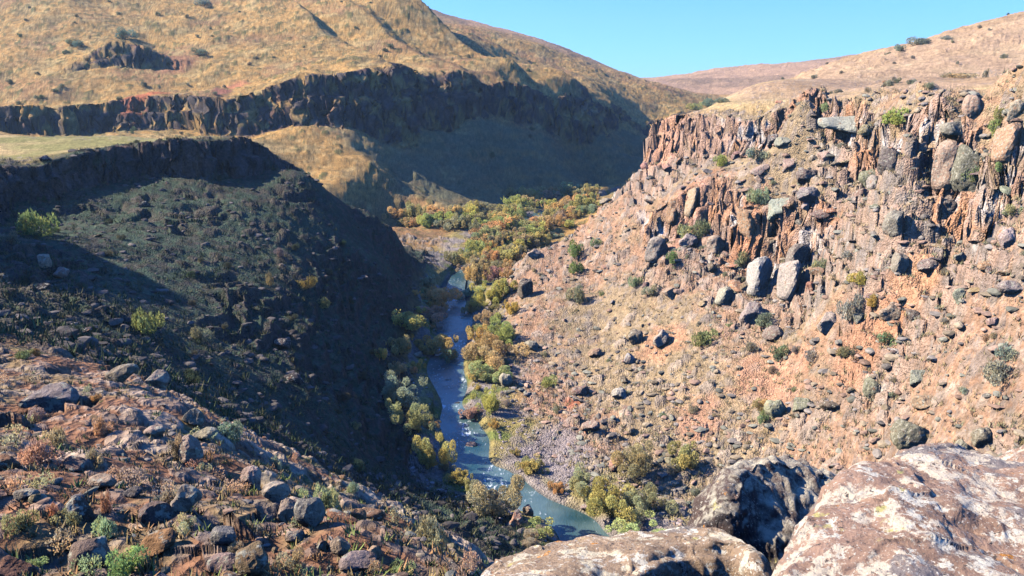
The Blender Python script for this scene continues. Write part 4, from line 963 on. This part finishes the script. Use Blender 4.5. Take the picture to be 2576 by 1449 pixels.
def inpx(i, j, a, b, c_, d_):
    x_, y_ = 0, 0; dd_ = Y[i, j]*CP - (Z[i, j]-CAMZ)*SP; x_ = 1288 + FPX*X[i, j]/dd_; y_ = 724.5 - FPX*(Y[i, j]*SP + (Z[i, j]-CAMZ)*CP)/dd_; return a < x_ < b and c_ < y_ < d_
put_rocks(72, lambda i, j: rightw[i, j] > .5 and Y[i, j] < 255 and inpx(i, j, 1580, 2560, 330, 760) and visible(i, j), 'angular outcrop block among the broken ledges of the upper right slope', 'outcrop blocks of the upper right slope', (1.6, 4.6), OC, 97)
# small rubble and grass that nobody could count
def rubble(name, label, ij, size, colfun, seed, cat='rubble'):
    rs = np.random.RandomState(seed); base = [rock_shape(2, 700+k, planes=5, flat=(1, .7, .5)) for k in range(6)]
    V = []; F = []; CC = []; o = 0
    for n_, (i, j) in enumerate(ij):
        v, f = base[n_ % 6]; s = (size[0] + (size[1]-size[0])*rs.rand()**2.5)*.5; a = rs.rand()*6.28; ca, sa = math.cos(a), math.sin(a); sc3 = s*rs.uniform(.7, 1.2, 3)
        q = v*sc3; q = np.stack([q[:, 0]*ca-q[:, 1]*sa, q[:, 0]*sa+q[:, 1]*ca, q[:, 2]], -1) + (X[i, j] + rs.uniform(-.2, .2), Y[i, j] + rs.uniform(-.2, .2), Z[i, j] + s*.1)
        V.append(q); F.append(f+o); o += len(v); CC.append(np.tile(colfun(i, j, rs), (len(v), 1)))
    me = new_mesh(name, np.concatenate(V), np.concatenate(F).ravel(), 3, False, np.concatenate(CC)); ob = link(name, me, MRUB); tag(ob, label, cat, kind='stuff'); return ob
def rc_(i, j, rs):
    g = rs.uniform(.6, 1.3); t = [(.30, .27, .24), (.42, .29, .22), (.34, .28, .2), (.27, .27, .22)][rs.randint(4)]; return np.array(t)*g
ij = scatter(9000, lambda i, j: rightw[i, j] > .5 and Y[i, j] < 262 and Y[i, j] > 60 and cm[i, j] < .4 and rs_.rand() < .25 + rough[i, j], 60000, 61) if False else None
rs_ = np.random.RandomState(4)
ij = scatter(6500, lambda i, j: rightw[i, j] > .5 and 60 < Y[i, j] < 262 and cm[i, j] < .4 and rs_.rand() < .2 + rough[i, j], 90000, 61)
rubble('rubble', 'loose pink and grey rubble covering the right slope', ij, (.35, 2.3), lambda i, j, rs: rc_(i, j, rs)*.85, 71)
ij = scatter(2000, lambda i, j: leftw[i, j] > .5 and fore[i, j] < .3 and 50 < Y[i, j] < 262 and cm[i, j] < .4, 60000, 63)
rubble('rubble', 'shade-darkened rubble covering the shaded left slope', ij, (.3, 2.2), lambda i, j, rs: np.array((.11, .098, .088))*rs.uniform(.6, 1.5), 73)  # stone tint lowered to deepen the shade of the left slope
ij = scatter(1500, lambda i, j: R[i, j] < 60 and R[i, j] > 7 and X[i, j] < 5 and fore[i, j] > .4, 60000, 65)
rubble('pebbles', 'small stones scattered over the foreground slope', ij, (.05, .4), lambda i, j, rs: rc_(i, j, rs)*.65, 75, 'stones')
ij = scatter(2500, lambda i, j: .5 < riv[i, j] < 14 and 90 < Y[i, j] < 330 and ZB[i, j] < 5, 90000, 67)
rubble('gravel', 'purple-grey cobbles and gravel on the river banks', ij, (.25, 1.0), lambda i, j, rs: np.array((.27, .235, .235))*rs.uniform(.6, 1.4), 77, 'gravel')
def tufts(name, label, ij, size, pal, nb, seed, cat='grass'):
    rs = np.random.RandomState(seed); Q = []; CC = []
    for (i, j) in ij:
        s = rs.uniform(*size); n = nb; b = np.array([X[i, j], Y[i, j], Z[i, j]-.02]) + rs.normal(size=(n, 3))*np.array([s*.35, s*.35, 0])
        d = rs.normal(size=(n, 3))*.45; d[:, 2] = 1; d *= (s*rs.uniform(.5, 1.1, n)/np.linalg.norm(d, axis=1))[:, None]; a = rs.rand(n)*3.14; w_ = np.stack([np.cos(a), np.sin(a), a*0], -1)*s*.09
        Q.append(np.stack([b-w_, b+w_, b+d+w_*.2, b+d-w_*.2], 1).reshape(-1, 3)); c_ = np.array(pal[rs.randint(len(pal))])*rs.uniform(.75, 1.25); CC.append(np.tile(c_, (n*4, 1)))
    Q = np.concatenate(Q); me = new_mesh(name, Q, np.arange(len(Q)), 4, False, np.concatenate(CC)); ob = link(name, me, MLEAFA); tag(ob, label, cat, kind='stuff')
ij = scatter(3800, lambda i, j: 6 < R[i, j] < 60 and X[i, j] < 5 and fore[i, j] > .4, 90000, 81)
tufts('dry_grass', 'dry and green grass tufts over the foreground slope', ij, (.08, .28), [(.36, .28, .13), (.24, .30, .10), (.42, .33, .17), (.40, .24, .12)], 16, 83)
ij = scatter(9000, lambda i, j: rightw[i, j] > .5 and 60 < Y[i, j] < 262 and cm[i, j] < .6, 90000, 85)
tufts('dry_grass', 'straw and grey-green grass tufts over the right slope', ij, (.3, .9), [(.42, .34, .18), (.32, .31, .18), (.36, .28, .15)], 9, 87)
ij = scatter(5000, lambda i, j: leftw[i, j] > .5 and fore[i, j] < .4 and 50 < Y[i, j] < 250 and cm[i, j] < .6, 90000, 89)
tufts('grass', 'rank grass tufts over the shaded left slope', ij, (.3, 1.0), [(.08, .11, .06), (.13, .13, .07), (.06, .09, .05)], 9, 91)  # blade colours lowered to deepen the left slope's shade
log('stuff')

# ------------------------------------------------------------------ the lichen boulders right in front of the viewpoint
def lichen_mat(name, base, dark, cream, amt, amt_dark, top=False):
    m, nt, b = base_mat(name); b.inputs['Roughness'].default_value = .92
    geo = N(nt, 'ShaderNodeNewGeometry')
    def nz(sc_, det, seed, lo, hi, ro=.65):
        mp = N(nt, 'ShaderNodeMapping'); mp.inputs['Location'].default_value = (seed, -seed, seed*1.7); nt.links.new(geo.outputs['Position'], mp.inputs['Vector'])
        n_ = N(nt, 'ShaderNodeTexNoise'); n_.inputs['Scale'].default_value = sc_; n_.inputs['Detail'].default_value = det; n_.inputs['Roughness'].default_value = ro; nt.links.new(mp.outputs[0], n_.inputs['Vector'])
        r_ = N(nt, 'ShaderNodeMapRange'); r_.inputs['From Min'].default_value = lo; r_.inputs['From Max'].default_value = hi; nt.links.new(n_.outputs['Fac'], r_.inputs['Value']); return r_.outputs[0], n_.outputs['Fac']
    last = None
    rp = N(nt, 'ShaderNodeMixRGB'); f, h0 = nz(2.2, 8, 1, .35, .65); nt.links.new(f, rp.inputs[0]); rp.inputs[1].default_value = (*base, 1); rp.inputs[2].default_value = (*[c_*.6 for c_ in base], 1); last = rp.outputs[0]
    for (sc_, det, seed, lo, hi, colr, ro) in [
        (1.7, 10, 5, .60-amt_dark, .63-amt_dark, dark, .68), (3.6, 14, 11, .60-amt, .625-amt, cream, .72), (5.5, 10, 17, .60-amt*.6, .62-amt*.6, (.74, .70, .58), .75),
        (3.4, 8, 23, .63, .66, (.55, .50, .20), .7), (4.2, 6, 29, .66, .68, (.62, .27, .06), .6), (24, 6, 31, .60, .63, (.10, .085, .08), .7), (13, 8, 37, .63, .66, (.30, .17, .11), .7), (48, 4, 41, .60, .66, (.80, .76, .66), .7)]:
        mx = N(nt, 'ShaderNodeMixRGB'); f, _h = nz(sc_, det, seed, lo, hi, ro); nt.links.new(f, mx.inputs[0]); nt.links.new(last, mx.inputs[1]); mx.inputs[2].default_value = (*colr, 1); last = mx.outputs[0]
    if top:
        sx = N(nt, 'ShaderNodeSeparateXYZ'); nt.links.new(geo.outputs['Normal'], sx.inputs[0]); f, _h = nz(6, 8, 61, .38, .6, .7)
        r_ = N(nt, 'ShaderNodeMapRange'); r_.inputs['From Min'].default_value = .5; r_.inputs['From Max'].default_value = .72; nt.links.new(sx.outputs['Z'], r_.inputs['Value'])
        mu = N(nt, 'ShaderNodeMath', operation='MULTIPLY'); nt.links.new(f, mu.inputs[0]); nt.links.new(r_.outputs[0], mu.inputs[1])
        mx = N(nt, 'ShaderNodeMixRGB'); nt.links.new(mu.outputs[0], mx.inputs[0]); nt.links.new(last, mx.inputs[1]); mx.inputs[2].default_value = (.60, .55, .42, 1); last = mx.outputs[0]
    nt.links.new(last, b.inputs['Base Color'])
    _f, h1 = nz(9, 10, 51, 0, 1, .7); _f, h2 = nz(60, 6, 57, 0, 1, .7)
    ad = N(nt, 'ShaderNodeMath', operation='MULTIPLY_ADD'); nt.links.new(h2, ad.inputs[0]); ad.inputs[1].default_value = .25; nt.links.new(h1, ad.inputs[2])
    bp = N(nt, 'ShaderNodeBump'); bp.inputs['Strength'].default_value = .9; bp.inputs['Distance'].default_value = .09; nt.links.new(ad.outputs[0], bp.inputs['Height']); nt.links.new(bp.outputs[0], b.inputs['Normal'])
    return m
def loft(name, rails, nu, nv, mat, amp=.05, groove=0, seed=1):
    """rails: list of rails, each the same number of 3D points"""
    g = np.array([densify(r_, nu) for r_ in rails]); g = np.stack([densify(g[:, k], nv) for k in range(g.shape[1])], 1)
    du = np.gradient(g, axis=1); dv = np.gradient(g, axis=0); nrm = np.cross(du, dv); nrm /= np.linalg.norm(nrm, axis=2)[..., None] + 1e-9
    x, y, z = g[..., 0]+seed, g[..., 1], g[..., 2]
    nzv = fbm(x, y, z, .55, 3)*amp + fbm(x, y, z, .16, 4)*amp*.42 + fbm(x+9, y, z, .05, 3)*amp*.12
    rid = -np.exp(-(fbm(x+4, y, z, .5, 3)/.05)**2)*amp*.35
    if groove: nzv = nzv + groove*fbm(x*3.5, y*3.5, z*.9, .35, 4)
    g = g + nrm*(nzv+rid)[..., None]
    a, b_ = g.shape[:2]; ii_ = np.arange(a-1)[:, None]*b_ + np.arange(b_-1)[None]; q = np.stack([ii_, ii_+1, ii_+b_+1, ii_+b_], -1).reshape(-1)
    me = new_mesh(name, g.reshape(-1, 3), q, 4, True); return link(name, me, mat)
def PP(rows): return [np.array(P(*r_)) for r_ in rows]
ML1 = lichen_mat('lichen_rock_pink', (.50, .33, .24), (.27, .235, .22), (.70, .61, .47), .075, .075)
ML2 = lichen_mat('lichen_rock_dark', (.17, .125, .11), (.10, .085, .08), (.46, .42, .33), -.035, .05, top=True)
ML3 = lichen_mat('lichen_rock_cream', (.50, .36, .24), (.28, .24, .21), (.72, .64, .46), .06, .03)
# big boulder
Sx = [(1930,1500,3.15),(1985,1395,3.4),(2035,1315,3.7),(2075,1252,3.95),(2118,1200,4.15),(2175,1170,4.3),(2235,1158,4.45),(2268,1140,4.7),(2320,1120,4.9),(2385,1116,5.0),(2450,1132,4.95),(2530,1158,4.8),(2640,1180,4.6),(2800,1225,4.3),(3000,1300,3.9)]
S_ = PP(Sx); cen = np.array(P(2500, 1560, 2.75))
def toward(s_, t, dz): q = s_*(1-t) + cen*t; q = q.copy(); q[2] += dz; return q
f1 = [toward(s_, .16, .05) for s_ in S_]; f2 = [toward(s_, .45, .05) for s_ in S_]; f3 = [toward(s_, .75, .02) for s_ in S_]
nn_ = len(S_); bott = [np.array(P(1990 + 90*k, 1680, 2.35)) for k in range(nn_)]
bk1 = [s_ + (s_-cen)*np.array([.10, .12, 0]) - np.array([0, 0, .22 + .05*(k < 5)]) for k, s_ in enumerate(S_)]
bk2 = [s_ + (s_-cen)*np.array([.16, .22, 0]) - np.array([0, 0, .9]) for s_ in S_]; bk3 = [s_ + (s_-cen)*np.array([.1, .2, 0]) - np.array([0, 0, 3.2]) for s_ in S_]
f4 = [s_*.02 + cen*.98 + np.array([0, -.35, .0]) + (s_-cen)*np.array([.3, .05, .0]) for s_ in S_]; f5 = [q_ + np.array([0, -.6, -.3]) for q_ in f4]; f6 = [q_ + np.array([0, -.5, -1.5]) for q_ in f5]
o = loft('boulder', [bk3, bk2, bk1, S_, f1, f2, f3, f4, f5, f6], 22, 30, ML1, .055, seed=2); tag(o, 'huge rounded pink boulder crusted with cream and rusty lichen, bottom right', 'boulder')
# dark boulder behind it
Sd = PP([(1740,1500,5.0),(1768,1400,5.2),(1795,1310,5.4),(1818,1240,5.6),(1850,1192,5.8),(1900,1166,6.0),(1960,1160,6.1),(2015,1172,6.2),(2065,1192,6.2),(2110,1225,6.1),(2170,1290,5.9),(2250,1400,5.7)])
cd_ = np.array(P(1985, 1330, 5.45))
e1 = [s_*(.9) + cd_*.10 + np.array([0, -.06, .0]) for s_ in Sd]
fr = [np.array([s_[0]*.75+cd_[0]*.25, min(s_[1]*.7 + cd_[1]*.3 - .25, 5.35), s_[2]*.6 + cd_[2]*.4 - .25]) for s_ in Sd]
fr2 = [np.array([s_[0]*.45+cd_[0]*.55, 5.1, s_[2]*.3 + cd_[2]*.7 - .7]) for s_ in Sd]; fr3 = [np.array([s_[0]*.3+cd_[0]*.7, 5.0, cd_[2] - 1.8]) for s_ in Sd]
b1 = [s_ + (s_-cd_)*np.array([.15, .3, 0]) + np.array([0, .15, -.15]) for s_ in Sd]; b2 = [s_ + (s_-cd_)*np.array([.3, .6, 0]) + np.array([0, .5, -1.1]) for s_ in Sd]; b3 = [s_ + np.array([0, .6, -3.5]) for s_ in Sd]
o = loft('boulder', [b3, b2, b1, Sd, e1, fr, fr2, fr3], 18, 22, ML2, .05, .035, seed=7); tag(o, 'dark craggy boulder with a pale lichen rim, wedged behind the huge pink one', 'boulder')
# low boulder along the bottom edge
Sb = PP([(1150,1560,4.2),(1205,1480,4.4),(1240,1446,4.55),(1290,1414,4.7),(1345,1391,4.85),(1410,1373,5.0),(1490,1361,5.1),(1600,1355,5.1),(1710,1351,5.1),(1800,1350,5.0),(1862,1360,4.9),(1903,1390,4.7),(1935,1440,4.5),(1955,1520,4.3)])
E_ = PP([(1215,1600,3.9),(1250,1520,3.9),(1300,1500,3.95),(1360,1490,4.0),(1420,1485,4.1),(1480,1470,4.2),(1550,1450,4.35),(1620,1420,4.5),(1700,1392,4.7),(1780,1384,4.75),(1835,1388,4.75),(1870,1410,4.6),(1895,1450,4.4),(1910,1530,4.25)])
mid = [(a+b)/2 + np.array([0, 0, .05]) for a, b in zip(Sb, E_)]
lo1 = [e_ + np.array([.0, -.16, -.24]) for e_ in E_]; lo2 = [e_ + np.array([0, -.25, -2.2]) for e_ in E_]
b1 = [s_ + np.array([0, .25, -.14]) for s_ in Sb]; b2 = [s_ + np.array([0, .5, -.8]) for s_ in Sb]; b3 = [s_ + np.array([0, .5, -3]) for s_ in Sb]
o = loft('boulder', [b3, b2, b1, Sb, mid, E_, lo1, lo2], 18, 22, ML3, .045, seed=13); tag(o, 'low cream and orange lichened boulder along the bottom edge, right of centre', 'boulder')
# pale rock at the right edge, and the shoulder rock behind the huge boulder
Sr = PP([(2440,1240,6.2),(2490,1190,6.3),(2535,1152,6.4),(2590,1128,6.5),(2680,1112,6.5),(2800,1120,6.3),(2900,1180,6.0)])
cr_ = np.array(P(2650, 1260, 5.7)); o = loft('boulder', [[s_ + np.array([0, .5, -3]) for s_ in Sr], [s_ + np.array([0, .3, -.5]) for s_ in Sr], Sr, [s_*.6+cr_*.4 + np.array([0, 0, .03]) for s_ in Sr], [s_*.2+cr_*.8 - np.array([0, .2, .3]) for s_ in Sr], [cr_*.95+s_*.05 - np.array([0, .3, 2]) for s_ in Sr]], 14, 14, ML1, .04, seed=19)
tag(o, 'pale pink rock peeking in at the right edge behind the huge boulder', 'boulder')
log('near boulders')

# ------------------------------------------------------------------ thin haze over the whole valley
hv = [(sx_*a_, y_, z_) for z_ in (-8, 420) for (sx_, a_, y_) in ((-1, 4200, -300), (1, 4200, -300), (1, 4200, 4200), (-1, 4200, 4200))]
hf = [0,3,2,1, 4,5,6,7, 0,1,5,4, 1,2,6,5, 2,3,7,6, 3,0,4,7]
hm = bpy.data.materials.new('thin_haze'); hm.use_nodes = True; hn = hm.node_tree; hn.nodes.remove(hn.nodes['Principled BSDF'])
pv = hn.nodes.new('ShaderNodeVolumePrincipled'); pv.inputs['Color'].default_value = (.5, .75, 1, 1); pv.inputs['Density'].default_value = .00009; pv.inputs['Anisotropy'].default_value = .2
hn.links.new(pv.outputs[0], hn.nodes['Material Output'].inputs['Volume'])
ho = link('haze', new_mesh('haze', np.array(hv, float), np.array(hf), 4, False), hm); tag(ho, 'thin bluish haze filling the valley air', 'haze', kind='stuff')

# ------------------------------------------------------------------ labels of the strewn things: where each one lies
def pix(p):
    x, y, z = p.x, p.y, p.z-CAMZ; d = y*CP - z*SP; return 1288 + FPX*x/d, 724.5 - FPX*(y*SP + z*CP)/d
import re
marks = []
for o in S.objects:
    if o.parent is None and 'label' in o and 'group' not in o and o.get('kind') is None and o.name.split('.')[0] in ('boulder', 'willow', 'bush'):
        if o.location.length < 1: continue
        h = re.split(r' (on|at|in|below|beside|behind|under|of|right|left|above|with|along|among|across|just|lying|standing|between|near|from|by|leaning|catching|high|hanging|stuck|over|sloping|sticking|capping|peeking)\b', o['label'])[0].strip(' ,')
        if len(h.split()) < 2 or len(h.split()) > 6: continue
        marks.append((h, *pix(o.location)))
cn = {}
for m_ in marks: cn[m_[0]] = cn.get(m_[0], 0)+1
marks = [m_ for m_ in marks if cn[m_[0]] == 1]
KW = {'dry weeds among the foreground rocks': 'dry weed tuft', 'small rocks in the foreground': 'small rock', 'low willow bushes along the river edge': 'low willow shoot', 'willows crowding the upper valley floor': 'thicket willow', 'boulders strewn over the right slope': 'strewn boulder',
 'scrub bushes dotted over the shaded left slope': 'dull scrub bush', 'scrub bushes dotted over the right slope': 'small scrub bush', 'scrub bushes dotted over the far hillside': 'dark hillside scrub bush', 'scrub bushes dotted over the bare right hill': 'tiny hill scrub bush',
 'dark boulders on the shaded left slope': 'dark shaded boulder', 'stones along the river edge': 'river edge stone', 'outcrop blocks of the upper right slope': 'outcrop block'}
used = set()
for o in list(S.objects):
    g = o.get('group')
    if o.parent is not None or g not in KW: continue
    x, y = pix(o.location); c_ = None
    near_ = sorted(marks, key=lambda m_: (m_[1]-x)**2 + ((m_[2]-y)*1.3)**2)[:16]
    for q_, (h, mx_, my_) in enumerate(near_):
        dx, dy = x-mx_, y-my_; dist = math.hypot(dx, dy)
        hv = 'right' if dx > 0 else 'left'; vv = 'below' if dy > 0 else 'above'
        if abs(dx) > 2.2*abs(dy): w_ = hv + ' of'
        elif abs(dy) > 2.2*abs(dx): w_ = vv
        else: w_ = vv + ' and ' + hv + ' of'
        if g.startswith('willows') or o.name.startswith('bush') or o.name.startswith('weed'):
            t = o.children[0].color if o.children else (0, 0, 0)
            tint = 'orange-brown' if t[0] > t[1]*1.25 else 'yellowish' if t[0] > t[1]*1.03 else 'green'
        else:
            t = o.color; tint = 'pinkish' if t[0] > t[2]*1.6 else 'greenish' if t[1] > t[0] else 'grey'
        pre = 'close ' if dist < 55 else 'some way ' if dist < 140 else 'far '
        lab = '%s %s %s%s the %s' % (tint, KW[g], pre, w_, h)
        if len(lab.split()) <= 16 and lab not in used: c_ = lab; break
    if c_: o['label'] = c_; used.add(c_)
log('labels', len(used))
